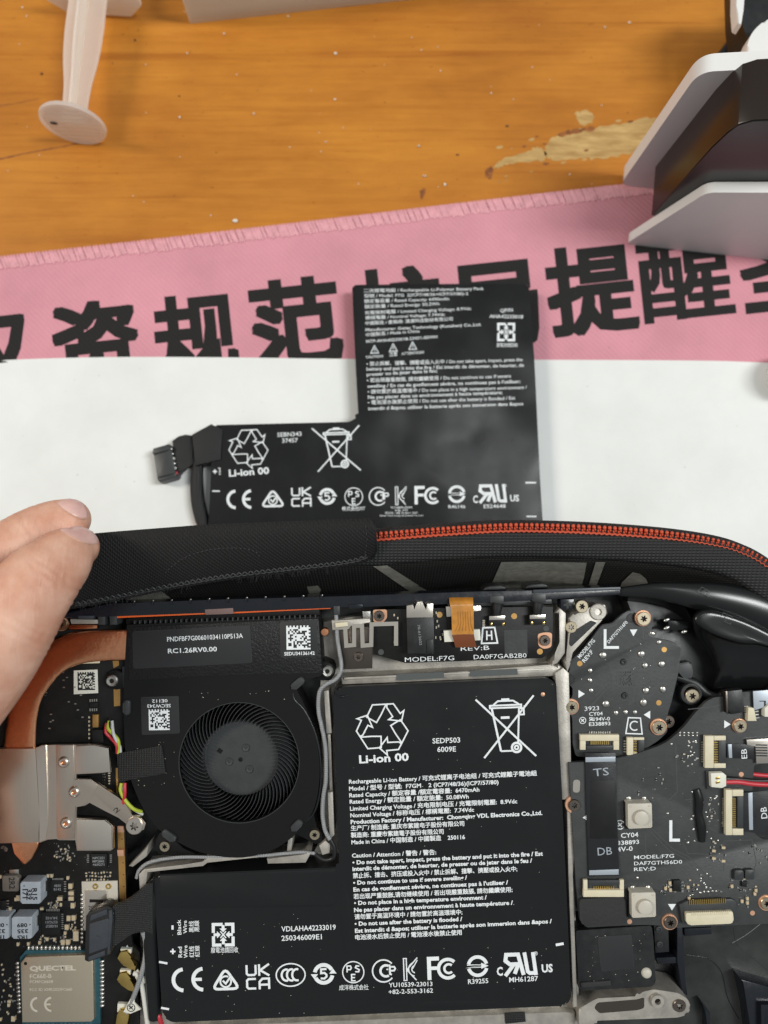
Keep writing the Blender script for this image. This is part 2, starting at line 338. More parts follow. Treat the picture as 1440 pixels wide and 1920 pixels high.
# flat print: letters are fitted between two ends of a baseline given in photo pixels
JOBS = []
def text(s, x0, y0, x1, y1, cap, h, material='print_white', parent=None, bold=.012, name='printed_text', fit=True, heavy=0):
    if not heavy and any(ord(q) > 0x2E80 for q in s): bold, heavy = 0, bold*.8
    JOBS.append((CUR, s, x0, y0, x1, y1, cap, h, material, parent or CUR.e, bold, name, fit, heavy))
def run_texts():
    objs = []
    for j in JOBS:
        c = bpy.data.curves.new('lettering', 'FONT'); c.body = j[1]; c.size = 1; c.resolution_u = 2; c.offset = j[10]
        o = bpy.data.objects.new('lettering', c); COL.objects.link(o); objs.append(o)
    dg = bpy.context.evaluated_depsgraph_get()
    for j, o in zip(JOBS, objs):
        T, s, x0, y0, x1, y1, cap, h, material, parent, bold, name, fit, heavy = j
        me = bpy.data.meshes.new_from_object(o.evaluated_get(dg)); me.name = name; me.materials.clear()
        if not len(me.vertices): continue
        xs = [v.co.x for v in me.vertices]; xa, xb = min(xs), max(xs); L_ = math.hypot(x1-x0, y1-y0)
        k = cap/.727; kx = L_/(xb-xa) if fit else k; ux, uy = (x1-x0)/L_, (y1-y0)/L_
        if heavy:                                     # thick strokes: the glyph again, shifted round a small circle
            bm = bmesh.new(); bm.from_mesh(me); g0 = bm.faces[:]
            nq = 12 if heavy > .03 else 4
            for q in range(nq):
                d = bmesh.ops.duplicate(bm, geom=bm.verts[:len(me.vertices)]+g0); a = 2*math.pi*(q+.5)/nq
                for v in [e for e in d['geom'] if isinstance(e, bmesh.types.BMVert)]: v.co += Vector((max(-.75, min(.75, math.cos(a)*1.1))*heavy, max(-.75, min(.75, math.sin(a)*1.1))*heavy, .002*(q+1)))
                bm.verts.ensure_lookup_table()
            bm.to_mesh(me); bm.free(); xa -= heavy; xb += heavy; kx = L_/(xb-xa) if fit else k
        for i, v in enumerate(me.vertices):
            a, b = (v.co.x-(xa if fit else 0))*kx, v.co.y*k; h_ = h+v.co.z
            v.co = (T.F.pt(x0+ux*a+uy*b, y0+uy*a-ux*b, h_)-T.o)/1000
        ob = bpy.data.objects.new(name, me); COL.objects.link(ob); ob.parent = parent; me.materials.append(MATS[material])
    for o in objs:
        c = o.data; bpy.data.objects.remove(o); bpy.data.curves.remove(c)
# printed marks: polygons in a unit-height box of given aspect
class Mark:
    def __init__(s): s.p = []
    def poly(s, pts): s.p.append(list(pts)); return s
    def stroke(s, pts, w_, closed=False):
        P = [Vector(p) for p in pts]; n = len(P); A = []
        for i in range(n):
            a = P[i-1] if (i or closed) else None; c = P[(i+1) % n] if (i < n-1 or closed) else None; b = P[i]
            d1 = (b-a).normalized() if a is not None else None; d2 = (c-b).normalized() if c is not None else None
            d1 = d1 or d2; d2 = d2 or d1; n1 = Vector((-d1.y, d1.x)); n2 = Vector((-d2.y, d2.x)); m = (n1+n2)
            m = m.normalized() if m.length > 1e-6 else n1; k = w_/2/max(.35, m.dot(n1)); A.append((b+m*k, b-m*k))
        for i in range(n if closed else n-1):
            a, b = A[i], A[(i+1) % n]; s.p.append([a[0], b[0], b[1], a[1]])
        return s
    def arc(s, cx, cy, r, a0, a1, w_, ry=None, n=24):
        ry = ry or r; full = abs(a1-a0) >= 360
        pts = [(cx+r*math.cos(R(a0+(a1-a0)*i/n)), cy+ry*math.sin(R(a0+(a1-a0)*i/n))) for i in range(n if full else n+1)]
        return s.stroke(pts, w_, full)
def mark_shape(kind, A):
    m = Mark()
    if kind == 'ce':
        m.arc(.52, .5, .43, 95, 265, .15); m.arc(A-.02, .5, .43, 95, 265, .15); m.stroke([(A-.42, .5), (A-.1, .5)], .13)
    elif kind == 'rcm':
        m.stroke(fillet([(.08, .08), (A-.08, .08), (A/2, .92)], .25), .11, True); m.arc(A/2, .38, .22, -300, 25, .07); m.stroke([(A/2-.12, .42), (A/2, .30), (A/2+.24, .62)], .08)
    elif kind == 'ukca':
        w_ = .085; g = A*.52
        for (ox, oy, seq) in ((0, .54, [(.04, .44), (.04, .1), (.1, .04), (g-.16, .04), (g-.1, .1), (g-.1, .44)]), (0, 0, [(g-.1, .42), (.1, .42), (.04, .36), (.04, .1), (.1, .04), (g-.1, .04)]),
                              (g, 0, [(.04, 0), (.04, .3), (.16, .42), (A-g-.04, .42), (A-g-.04, 0)]), (g, .54, [(.04, .46), (.04, 0)]), (g, .54, [(A-g-.02, .46), (.08, .22), (A-g-.02, 0)]), (g, 0, [(.04, .18), (A-g-.04, .18)])):
            m.stroke([(x+ox, y+oy) for x, y in seq], w_)
    elif kind == 'ccc':
        m.arc(A/2, .5, A/2-.04, 0, 360, .055, ry=.46, n=40)
        for k in range(3): m.arc(A*.36+k*A*.17, .5, .19, 70, 290, .085, ry=.23, n=14)
    elif kind == 'five':
        m.arc(A/2, .5, .38, 25, 168, .16); m.arc(A/2, .5, .38, 205, 348, .16)
        m.poly([(A/2+.24, .5), (A/2+.55, .5), (A/2+.40, .72)]); m.poly([(A/2-.24, .5), (A/2-.55, .5), (A/2-.40, .28)])
        m.stroke([(A/2+.13, .70), (A/2-.10, .70), (A/2-.11, .53), (A/2+.04, .54), (A/2+.12, .46), (A/2+.12, .38), (A/2+.03, .30), (A/2-.13, .31)], .085)
    elif kind == 'pse':
        m.arc(A/2, .5, .47, 0, 360, .05, n=36)
        x, y = A/2-.27, .5; m.stroke([(x, y), (x, y+.28), (x+.15, y+.28), (x+.19, y+.2), (x+.15, y+.12), (x, y+.12)], .06)
        x = A/2+.10; m.stroke([(x+.18, y+.26), (x+.04, y+.28), (x, y+.2), (x+.17, y+.1), (x+.14, y+.01), (x-.01, y+.02)], .06)
        x, y = A/2-.08, .12; m.stroke([(x+.17, y+.28), (x, y+.28), (x, y), (x+.17, y)], .06); m.stroke([(x, y+.14), (x+.15, y+.14)], .055)
    elif kind == 'ctp':
        m.arc(.5, .5, .46, 40, 320, .06); m.arc(.60, .5, .23, 60, 300, .10); m.stroke([(.62, .56), (A-.33, .56)], .06); m.stroke([(.76, .76), (.76, .36), (.84, .34)], .07)
        x = A-.26; m.stroke([(x, .36), (x, .66), (x+.18, .66), (x+.22, .58), (x+.17, .5), (x, .5)], .07)
    elif kind == 'kc':
        m.stroke([(.05, 0), (.05, 1)], .05); m.stroke([(.17, 0), (.17, 1)], .05); m.stroke([(A, 1), (.2, .5), (.2, .46), (A*.9, .02)], .05); m.stroke([(A, .9), (.42, .5)], .045)
        m.arc(A*.86, .5, .30, 110, 260, .05); m.arc(A*.86, .5, .16, 110, 260, .05); m.stroke([(.02, .98), (.2, .98)], .04); m.stroke([(.02, .02), (.2, .02)], .04)
    elif kind == 'fc':
        m.stroke([(.09, 0), (.09, .91), (A*.40, .91)], .17); m.stroke([(.09, .5), (A*.36, .5)], .15); m.arc(A-.42, .46, .40, 45, 315, .14); m.arc(A-.38, .46, .19, 45, 315, .10)
    elif kind == 'bsmi':
        m.arc(A/2, .5, .40, 14, 166, .15); m.arc(A/2, .5, .40, 194, 346, .15); m.stroke([(A/2-.46, .56), (A/2+.3, .56), (A/2-.46, .44), (A/2+.3, .46)], .05); m.poly([(A/2+.16, .64), (A/2+.48, .5), (A/2+.16, .38)])
    elif kind == 'ur':
        w_ = .17; m.stroke([(A*.33, .08), (A*.44, .5)], w_); m.stroke([(A*.06, 0), (A*.30, .46)], w_*.95)
        m.stroke([(A*.58, .02), (A*.44, .92), (.16, .92), (.12, .66), (A*.2, .5), (A*.46, .5)], w_)
        m.stroke([(A*.62, 1), (A*.70, .16), (A*.76, .09), (A*.93, .09)], w_*.95); m.stroke([(A*.86, 1), (A*.93, 0)], w_*.95)
    elif kind == 'reg':
        m.arc(.5, .5, .42, 0, 360, .1); m.stroke([(.38, .25), (.38, .75), (.6, .75), (.62, .52), (.4, .5), (.62, .25)], .1)
    elif kind == 'recycle':
        w_ = .028; c = Vector((A/2, .46))
        a0 = [(.30, .44), (.44, .76), (.58, .90), (.92, .90), (.78, .62), (.62, .30)]
        base = [[(-.30, .20), (-.10, .52), (.04, .52), (.20, .20), (.02, .06)], [(.04, .53), (.30, .53), (.40, .34), (.50, .40), (.40, .12), (.12, .16), (.22, .22)]]
        base = [[(-.34, .26), (-.20, .52), (.10, .52), (-.02, .30), (-.13, .13)], [(.12, .52), (.26, .52), (.40, .30), (.48, .36), (.42, .13), (.14, .18), (.23, .24), (.11, .45)]]
        for k in range(3):
            t = R(-120*k); cc, ss = math.cos(t), math.sin(t)
            for b in base: m.stroke([(c.x+(x*cc-y*ss)*.92, c.y+(x*ss+y*cc)*.92) for x, y in b], w_, True)
    elif kind == 'bin':
        w_ = .028; m.stroke([(0, .97), (A, .02)], w_*1.1); m.stroke([(.1, .02), (A, 1.)], w_*1.1)
        m.stroke([(A*.24, .82), (A*.78, .82), (A*.78, .86), (A*.24, .86)], w_, True); m.stroke([(A*.27, .82), (A*.40, .12)], w_*1.2); m.stroke([(A*.74, .82), (A*.70, .25)], w_)
        m.stroke([(A*.40, .12), (A*.60, .12)], w_); m.arc(A*.67, .17, .075, 0, 360, w_*1.3); m.arc(A*.67, .17, .03, 0, 360, w_); m.stroke([(A*.3, .87), (A*.38, .93), (A*.64, .93), (A*.74, .87)], w_)
        m.poly([(A*.44, .93), (A*.58, .93), (A*.58, .97), (A*.44, .97)]); m.poly([(A*.42, .64), (A*.57, .64), (A*.57, .68), (A*.42, .68)]); m.stroke([(A*.74, .70), (A*.82, .70), (A*.82, .80), (A*.75, .80)], w_)
    elif kind == 'cellcycle':
        w_ = .13
        m.stroke([(.46, .93), (.07, .93), (.07, .58)], w_); m.stroke([(.07, .44), (.07, .07), (.40, .07)], w_); m.stroke([(A-.42, .07), (A-.07, .07), (A-.07, .42)], w_); m.stroke([(A-.07, .56), (A-.07, .93), (A-.40, .93)], w_)
        for a in (0, 90, 180, 270):
            cc, ss = math.cos(R(a)), math.sin(R(a)); m.poly([(A/2+x*cc-y*ss, .5+x*ss+y*cc) for x, y in ((0, .10), (-.15, .26), (-.06, .26), (-.06, .40), (.06, .40), (.06, .26), (.15, .26))])
        m.stroke([(.36, .36), (A-.36, .64)], .05); m.stroke([(.36, .64), (A-.36, .36)], .05)
    elif kind == 'warn':
        m.stroke([(.06, .06), (A-.06, .06), (A/2, .9)], .09, True); m.stroke([(A/2, .62), (A/2, .34)], .09); m.stroke([(A/2, .26), (A/2, .18)], .09)
    elif kind == 'plus': m.stroke([(0, .5), (1, .5)], .3); m.stroke([(.5, 0), (.5, 1)], .3)
    elif kind == 'bar': m.stroke([(0, .5), (A, .5)], 1)
    elif kind == 'tri': m.poly([(0, 0), (A, 0), (A/2, 1)])
    elif kind == 'ell': m.stroke([(.07, 1), (.07, .07), (A, .07)], .14)
    elif kind == 'letterbox_h': m.stroke([(0, 0), (A, 0), (A*.85, 1), (A*.12, 1)], .1, True); m.stroke([(A*.34, .2), (A*.36, .8)], .09); m.stroke([(A*.66, .2), (A*.64, .8)], .09); m.stroke([(A*.34, .5), (A*.66, .5)], .09)
    elif kind == 'letterbox_c': m.stroke([(0, 0), (A, 0), (A*.86, 1), (A*.12, 1)], .08, True); m.arc(A*.52, .5, .28, 50, 310, .08)
    elif kind == 'ring': m.arc(.5, .5, .43, 0, 360, .09); m.stroke([(.3, .7), (.7, .3)], .12); m.stroke([(.3, .35), (.5, .5), (.7, .7)], .12)
    elif kind == 'matrix':
        rnd = random.Random(11); n = 14
        for i in range(n):
            for j in range(n):
                on = i == 0 or j == 0 or ((i == n-1 and j % 2 == 0) or (j == n-1 and i % 2 == 0)) if (i in (0, n-1) or j in (0, n-1)) else rnd.random() < .52
                if on: m.poly([(i/n*A, j/n), ((i+1)/n*A, j/n), ((i+1)/n*A, (j+1)/n), (i/n*A, (j+1)/n)])
    return m
def mark(kind, x0, y0, x1, y1, h, rot=-2.2, material='print_white', parent=None, name='printed_mark'):
    W_, H_ = x1-x0, y1-y0; A = W_/H_; m = mark_shape(kind, A); c, s = math.cos(R(rot)), math.sin(R(rot)); bm = bmesh.new(); cx, cy = (x0+x1)/2, (y0+y1)/2
    for i, P in enumerate(m.p):
        vs_ = []
        for p in P:
            dx, dy = (p[0]-A/2)*H_, -(p[1]-.5)*H_; vs_.append(bm.verts.new(CUR.pt(cx+dx*c-dy*s, cy+dx*s+dy*c, h+.002*i)))
        try: bm.faces.new(vs_)
        except ValueError: pass
    for f in bm.faces:
        f.normal_update()
        if f.normal.z < 0: f.normal_flip()
    for v in bm.verts: v.co = (v.co-CUR.o)/1000
    me = bpy.data.meshes.new(name); bm.to_mesh(me); bm.free(); return put(name, me, material, parent)

# ------------------------------------------------------------------ table, mat, paper
def slab_bm(bm, pts, vec, bev=0., seg=2):
    a = [bm.verts.new(p) for p in pts]; b = [bm.verts.new(p+vec) for p in pts]; n = len(a)
    f = bm.faces.new(a); g = bm.faces.new(b[::-1])
    for i in range(n): bm.faces.new((a[i], b[i], b[(i+1) % n], a[(i+1) % n]))
    if bev: bmesh.ops.bevel(bm, geom=list(set(list(f.edges)+list(g.edges))), offset=bev, segments=seg, profile=.5, affect='EDGES', clamp_overlap=True)
class Plain:                                    # builds straight in table millimetres for single-mesh things
    def __init__(s, F=TAB): s.F = F; s.o = Vector((0, 0, 0)); s.e = None
    def pt(s, px, py, h=0): return s.F.pt(px, py, h)
def top_mesh(name, bm, material, label=None, cat=None, kind=None, origin=None, F=TAB):
    global CUR
    CUR = Plain(F); CUR.o = Vector(origin or (0, 0, 0)); me = from_bm(bm, name); me.materials.append(MATS[material])
    o = bpy.data.objects.new(name, me); COL.objects.link(o); o.matrix_world = F.M @ Matrix.Translation(CUR.o/1000)
    if label: o['label'] = label
    if cat: o['category'] = cat
    if kind: o['kind'] = kind
    CUR.e = o; return o
bm = bmesh.new(); slab_bm(bm, [Vector((x, y, 0)) for x, y in ((-520, -420), (520, -420), (520, 560), (-520, 560))], Vector((0, 0, -28)))
table = top_mesh('table_top', bm, 'varnished_wood', kind='structure')
CUR = Plain(); CUR.e = table
def ragged(pts, amp, n=5):
    out = []
    for p in smooth_poly(pts, n): out.append((p.x+random.uniform(-amp, amp), p.y+random.uniform(-amp, amp)))
    return out
def sheet(name, px, h, material, parent=None, th=.02):
    bm = bmesh.new(); bm_prism(bm, [CUR.pt(p[0], p[1], h) for p in px], h-th); return put(name, from_bm(bm, name), material, parent)
sheet('bare_wood_patch', ragged([(1034, 262), (1062, 252), (1110, 243), (1160, 232), (1240, 222), (1260, 270), (1170, 290), (1100, 298), (1035, 300), (1024, 285)], 4.0, 7), .05, 'bare_wood')
for k in range(26):
    fx = random.uniform(925, 1190); fy = 312-(fx-925)*.27+random.choice((-1, 1))*random.uniform(14, 34); fr = random.uniform(1.2, 4.5)
    sheet('varnish_chip', ragged([(fx-fr*1.6, fy), (fx, fy-fr*.7), (fx+fr*1.6, fy-fr*.3), (fx, fy+fr*.7)], .6, 3), .05+.001*k, 'bare_wood' if k % 3 else 'scorch')
sheet('bare_wood_patch', ragged([(925, 312), (945, 298), (985, 287), (1008, 276), (1024, 285), (1020, 300), (985, 303), (950, 308), (932, 316)], 2.5), .05, 'bare_wood')
sheet('bare_wood_patch', ragged([(1078, 214), (1096, 208), (1115, 218), (1106, 232), (1090, 236)], 3), .05, 'bare_wood')
sheet('scorch_mark', ragged([(1045, 250), (1070, 243), (1100, 240), (1112, 236), (1112, 244), (1080, 250), (1050, 256)], 1.5), .06, 'scorch')
sheet('scorch_mark', ragged([(910, 322), (920, 313), (926, 318), (920, 334), (912, 330)], 2), .06, 'scorch')
sheet('scorch_mark', ragged([(787, 358), (797, 354), (797, 362), (790, 374)], 1), .06, 'scorch')
sheet('wood_crack', ragged([(-20, 300), (60, 284), (155, 267), (156, 268), (60, 286.5), (-20, 303.5)], .6), .03, 'scorch')
sheet('wood_crack', ragged([(-20, 201), (40, 191), (75, 184), (40, 192), (-20, 203)], .4), .03, 'scorch')
# loose grains on the wood
def crumbs(name, material, spots, label):
    bm = bmesh.new()
    for x, y, r in spots:
        m = bmesh.ops.create_icosphere(bm, subdivisions=1, radius=r); c = TAB.pt(x, y, r*.5); s = Vector((random.uniform(.6, 1.5), random.uniform(.5, 1.1), random.uniform(.4, .8)))
        for v in m['verts']: v.co = Vector((v.co.x*s.x, v.co.y*s.y, v.co.z*s.z))+c
    o = top_mesh(name, bm, material, label, kind='stuff')
rs = random.Random(3)
crumbs('crumbs', 'crumb_pale', [(351, 100, .45), (420, 63, .45), (337, 220, .5), (629, 100, .5), (628, 186, .5), (441, 414, .8), (476, 213, .5), (611, 266, .4), (540, 30, .4), (834, 346, .6), (790, 94, .4), (395, 404, .35), (785, 274, .6), (796, 330, .6), (1134, 51, .5), (1180, 42, .4), (1370, 36, .5), (50, 30, .4), (42, 14, .35)]
       + [(rs.uniform(0, 1150), rs.uniform(10, 380), rs.uniform(.12, .3)) for _ in range(38)], 'pale grains of dust scattered on the varnished wood')
crumbs('crumbs', 'crumb_dark', [(253, 75, .4), (78, 138, .5), (336, 180, .3), (858, 290, .5), (951, 236, .4), (250, 187, .25)] + [(rs.uniform(0, 1150), rs.uniform(10, 400), rs.uniform(.1, .22)) for _ in range(30)], 'dark specks scattered on the varnished wood')

MATZ = 1.8
edge = [(-260, 517), (0, 483), (300, 449), (600, 414), (900, 378), (1180, 346), (1500, 312), (1800, 282)]
bm = bmesh.new(); e2 = smooth_line(edge, 5)
bm_prism(bm, [TAB.pt(p.x, p.y, MATZ) for p in e2]+[TAB.pt(1800, 1750, MATZ), TAB.pt(-260, 1750, MATZ)], .02, .3)
T = Thing('desk_mat', 'pink fabric mat with bold black Chinese lettering lying on the wooden table', 'mat', TAB, TAB.pt(720, 900, 0)); CUR = T
for v in bm.verts: pass
mat_body = put('mat_cloth', from_bm(bm, 'mat_cloth'), 'mat_pink')
bm = bmesh.new(); acc = 0
for a, b in zip(e2, e2[1:]):
    L_ = (b-a).length; d = (b-a)/L_; nrm = Vector((-d.y, d.x))
    while acc < L_:
        p = a+d*acc; j = random.uniform(-1.2, 1.2)
        q0 = p-nrm*1.5+d*j; q1 = p+nrm*(22+random.uniform(-2, 2))+d*(7+j)
        P = [TAB.pt(*(q0), .6), TAB.pt(*(q0+(q1-q0)*.12), MATZ+.25), TAB.pt(*(q0+(q1-q0)*.55), MATZ+.32), TAB.pt(*q1, MATZ+.06)]
        tube_bm(bm, P, .55, 5, .4); acc += 6.0
    acc -= L_
put('overlock_stitching', from_bm(bm, 'overlock_stitching', 60), 'mat_thread')['kind'] = 'stuff'
for ch, x0, y0, wd, hh in (('权', -100, 745, 165, 160), ('资', 104, 728, 165, 160), ('规', 294, 712, 158, 158), ('范', 476, 692, 172, 166), ('护', 672, 670, 165, 165), ('局', 848, 654, 170, 166), ('提', 1030, 630, 172, 166), ('醒', 1203, 606, 178, 160), ('圣', 1392, 590, 172, 150)):
    text(ch, x0, y0-hh*.08, x0+wd, y0-hh*.08-wd*.105, hh*.75, MATZ+.04, 'mat_ink', bold=0, heavy=.028 if ch == '醒' else .043, name='printed_character')

bm = bmesh.new(); pe = [(-260, 697), (0, 681), (12, 675), (200, 669.5), (420, 670), (665, 673), (1000, 674.5), (1300, 676), (1440, 680), (1800, 694)]
xs_ = [p for p in smooth_line(pe, 4)]
bm_prism(bm, [TAB.pt(p.x, p.y, MATZ+.30) for p in xs_]+[TAB.pt(1800, 1800, MATZ+.3), TAB.pt(-260, 1800, MATZ+.3)], MATZ+.12)
top_mesh('paper_sheet', bm, 'paper', 'large blank white paper sheet laid over the pink mat', 'paper', origin=TAB.pt(720, 900, MATZ))

def specks(name, material, spots, label):
    bm = bmesh.new()
    for c, r in spots:
        q = bmesh.ops.create_icosphere(bm, subdivisions=1, radius=r); sx = Vector((random.uniform(.6, 1.6), random.uniform(.5, 1.1), .45))
        for v in q['verts']: v.co = Vector((v.co.x*sx.x, v.co.y*sx.y, v.co.z*sx.z))+c
    top_mesh(name, bm, material, label, kind='stuff')
specks('dust', 'grey_tape', [(TAB.pt(rs.uniform(10, 1420), rs.uniform(685, 960), MATZ+.33), rs.uniform(.04, .14)) for _ in range(60)]+[(TAB.pt(rs.uniform(10, 1420), rs.uniform(500, 670), MATZ+.05), rs.uniform(.05, .16)) for _ in range(45)], 'tiny grey dust specks on the paper and pink mat')
# ------------------------------------------------------------------ syringe, clear box, holder and neighbours
def syringe():
    global CUR
    c0 = TAB.pt(137, 232, 10.2); c1 = TAB.pt(170, -40, 10.2); ax = (c1-c0).normalized(); side = Vector((ax.y, -ax.x, 0)); zz = Vector((0, 0, 1))
    CUR = Thing('syringe', 'milky plastic syringe plunger with round thumb rest lying on the wood', 'syringe', TAB, Vector((c0.x, c0.y, 0)))
    def P(a, s, z): return c0+ax*a+side*s+zz*z
    # thumb rest: ribbed disc standing upright
    bm = bmesh.new(); n = 40; rows = []
    for a, r in ((-.2, 0), (-.2, 9.2), (-.55, 9.5), (-.55, 10.1), (.5, 10.2), (.9, 9.9), (.9, 0)):
        rows.append([bm.verts.new(P(a, r*math.cos(2*math.pi*i/n), r*math.sin(2*math.pi*i/n))) for i in range(n)] if r else [bm.verts.new(P(a, 0, 0))])
    for A, B in zip(rows, rows[1:]):
        for i in range(n):
            f = []
            for v in (A[i % len(A)], A[(i+1) % n % len(A)], B[(i+1) % n % len(B)], B[i % len(B)]):
                if v not in f: f.append(v)
            if len(f) > 2: bm.faces.new(f)
    disc = put('thumb_rest', from_bm(bm, 'thumb_rest'), 'milky_plastic')
    for z in range(-7, 8, 2):
        bm = bmesh.new(); hw = math.sqrt(max(1, 8.6**2-z*z)); slab_bm(bm, [P(-.21, -hw, z-.3), P(-.21, hw, z-.3), P(-.21, hw, z+.3), P(-.21, -hw, z+.3)], -ax*.3); put('grip_rib', from_bm(bm, 'grip_rib'), 'milky_plastic', disc)
    prof = [(0.9, 3.9), (8, 4.1), (14, 4.5), (20, 5.4), (26, 6.0), (34, 6.3), (46, 6.2), (90, 6.2)]
    sm = smooth_line([Vector((a, b)) for a, b in prof], 5)
    for flip in (0, 1):                               # crossed fins of the plunger
        bm = bmesh.new(); L_, R_, L2, R2 = [], [], [], []
        for v in sm:
            f = (lambda s_, t_: P(v.x, t_, s_)) if flip else (lambda s_, t_: P(v.x, s_, t_))
            q = [bm.verts.new(f(v.y, .35)), bm.verts.new(f(-v.y, .35)), bm.verts.new(f(-v.y, -.35)), bm.verts.new(f(v.y, -.35))]
            L_.append(q)
        for a, b in zip(L_, L_[1:]):
            for k in range(4): bm.faces.new((a[k], a[(k+1) % 4], b[(k+1) % 4], b[k]))
        bm.faces.new(L_[0]); bm.faces.new(L_[-1][::-1]); put('plunger_fin', from_bm(bm, 'plunger_fin'), 'milky_plastic')
    bm = bmesh.new(); ring = [(16, 4), (11, 9), (-11, 9), (-16, 4), (-16, -4), (-11, -9), (11, -9), (16, -4)]
    slab_bm(bm, [P(46, s, z) for s, z in ring], ax*1.8, .3); put('finger_flange', from_bm(bm, 'finger_flange'), 'milky_plastic')
    bm = bmesh.new(); rr = []
    for a, r in ((47.8, 8.6), (110, 8.6), (110, 7.4), (47.8, 7.4)): rr.append([bm.verts.new(P(a, r*math.cos(2*math.pi*i/28), r*math.sin(2*math.pi*i/28))) for i in range(28)])
    for A, B in zip(rr, rr[1:]+rr[:1]):
        for i in range(28): bm.faces.new((A[i], A[(i+1) % 28], B[(i+1) % 28], B[i]))
    put('barrel', from_bm(bm, 'barrel'), 'milky_plastic')
    bm = bmesh.new(); m = bmesh.ops.create_icosphere(bm, subdivisions=2, radius=1)
    for v in m['verts']: v.co = P(-.6, -6.0, .5)+side*v.co.x*1.3+zz*v.co.y*.8+ax*v.co.z*.15
    put('grey_smudge', from_bm(bm, 'grey_smudge'), 'grey_tape', disc)
syringe()

def clear_box():
    global CUR
    a = TAB.pt(357, 45, .05); b = TAB.pt(760, 1, .05); dx = (b-a).normalized(); dy = Vector((-dx.y, dx.x, 0)); zz = Vector((0, 0, 1))
    CUR = Thing('clear_box', 'dusty translucent plastic box on the wood behind the syringe', 'box', TAB, a)
    def wall(p, u, v, nm='box_wall', m='acrylic'):
        bm = bmesh.new(); slab_bm(bm, [p, p+u, p+u+zz*22, p+zz*22], v, .25); put(nm, from_bm(bm, nm), m)
    W_, D_ = 95, 50
    wall(a, dx*W_, dy*2); wall(a+dy*2.01, dy*(D_-4), dx*2); wall(a+dx*(W_-2)+dy*2.01, dy*(D_-4), dx*2); wall(a+dy*(D_-2), dx*W_, dy*2)
    bm = bmesh.new(); q = a+dx*2.05+dy*2.05+zz*.02; slab_bm(bm, [q, q+dx*(W_-4.1), q+dx*(W_-4.1)+dy*(D_-4.2), q+dy*(D_-4.2)], zz*2); put('box_floor', from_bm(bm, 'box_floor'), 'acrylic_edge')
    bm = bmesh.new(); q = a+zz*22.05-dx*.3-dy*.3; slab_bm(bm, [q, q+dx*(W_+.6), q+dx*(W_+.6)+dy*(D_+.6), q+dy*(D_+.6)], zz*2, .4); put('box_lid', from_bm(bm, 'box_lid'), 'acrylic')
clear_box()

def holder():
    global CUR
    z0 = MATZ+.05; A = TAB.pt(1186, 459, z0); B = TAB.pt(1440, 487, z0); dx = (B-A).normalized(); nb = Vector((-dx.y, dx.x, 0))
    A1 = TAB.pt(1188, 351, z0)
    def onplane(px, py, Q):
        d = ray(px, py); t = (Q-CAM).dot(nb)/d.dot(nb); return CAM+d*t
    CUR = Thing('bench_holder', 'white-sided holder with a glossy black middle standing on the pink mat', 'holder', TAB, Vector((A.x+30, A.y, MATZ)))
    def plate(Q, px, th, bev, z_min=z0):
        P = [onplane(x, y, Q) for x, y in px]; P = [Vector((p.x, p.y, max(p.z, z_min))) for p in P]
        bm = bmesh.new(); slab_bm(bm, P, nb*th, bev, 4); put('side_plate', from_bm(bm, 'side_plate', 65), 'white_plastic')
    plate(A, fillet([(1172, 458), (1325, 361), (1620, 361), (1620, 505), (1440, 487), (1200, 463)], 16, 10), 3.2, .9)
    plate(A1, fillet([(1164, 345), (1190, 351), (1620, 395), (1640, 118), (1310, 135)], 30, 12), 5.0, 1.9)
    px = [(1229, 312), (1342, 168), (1372, 136), (1392, 119), (1420, 110), (1600, 100), (1610, 360)]
    P = [onplane(x, y, A1) for x, y in px]; dep = (A1-A).dot(nb)-3.3
    bm = bmesh.new(); slab_bm(bm, [p-nb*.02 for p in P], -nb*(dep-.4), .25); put('body', from_bm(bm, 'body', 30), 'smoke_plastic')
    q = [p-nb*(dep-.35) for p in P]; c = sum(q, Vector())/len(q)
    bm = bmesh.new(); slab_bm(bm, [c+(p-c)*.985 for p in q], -nb*.3); put('end_panel', from_bm(bm, 'end_panel'), 'black_gloss')
holder()

def gadget():
    global CUR
    CUR = Thing('gadget', 'white and black rounded plastic gadget on the wood beyond the holder', 'gadget', TAB, TAB.pt(1450, 30, 0))
    prism('dark_body', [(1386, -60), (1389, 20), (1394, 55), (1410, 84), (1440, 88), (1560, 70), (1560, -60)], 16, 26, 'black_plastic', bev=2.5, seg=4, r=8)
    prism('neck', [(1450, -40), (1450, 40), (1560, 40), (1560, -40)], .05, 15.98, 'black_plastic', bev=.5)
    prism('white_lobe', [(1401, 90), (1408, 66), (1425, 46), (1450, 34), (1560, 10), (1560, 120), (1430, 107), (1408, 103)], 26.05, 31, 'white_plastic', bev=1.8, seg=4, curve=4)
    prism('white_shell', [(1382, -60), (1381, 10), (1384, 42), (1391, 46), (1394, 20), (1402, -60)], 26.05, 30, 'white_plastic', bev=1.0, seg=3)
gadget()
CUR = Plain(); bm = bmesh.new(); P = smooth_line([TAB.pt(1420, 20, 6), TAB.pt(1392, 66, 6), TAB.pt(1362, 108, 5), TAB.pt(1336, 138, 3), TAB.pt(1300, 190, 3)], 6); tube_bm(bm, P, [3.2]*len(P), 12, .55)
top_mesh('black_cable', bm, 'flex_black', 'thick black cable trailing over the wood to the holder', 'cable', origin=TAB.pt(1362, 108, 0))
CUR = Plain(); bm = bmesh.new(); c = TAB.pt(1473, 712, MATZ+.32); lathe_bm(bm, [(0, 0), (6.4, 0), (7, .8), (7, 9), (6.2, 11), (4, 12.2), (0, 12.6)], 36, c)
top_mesh('white_cap', bm, 'white_plastic', 'small round white plastic cap on the paper edge', 'cap', origin=c)

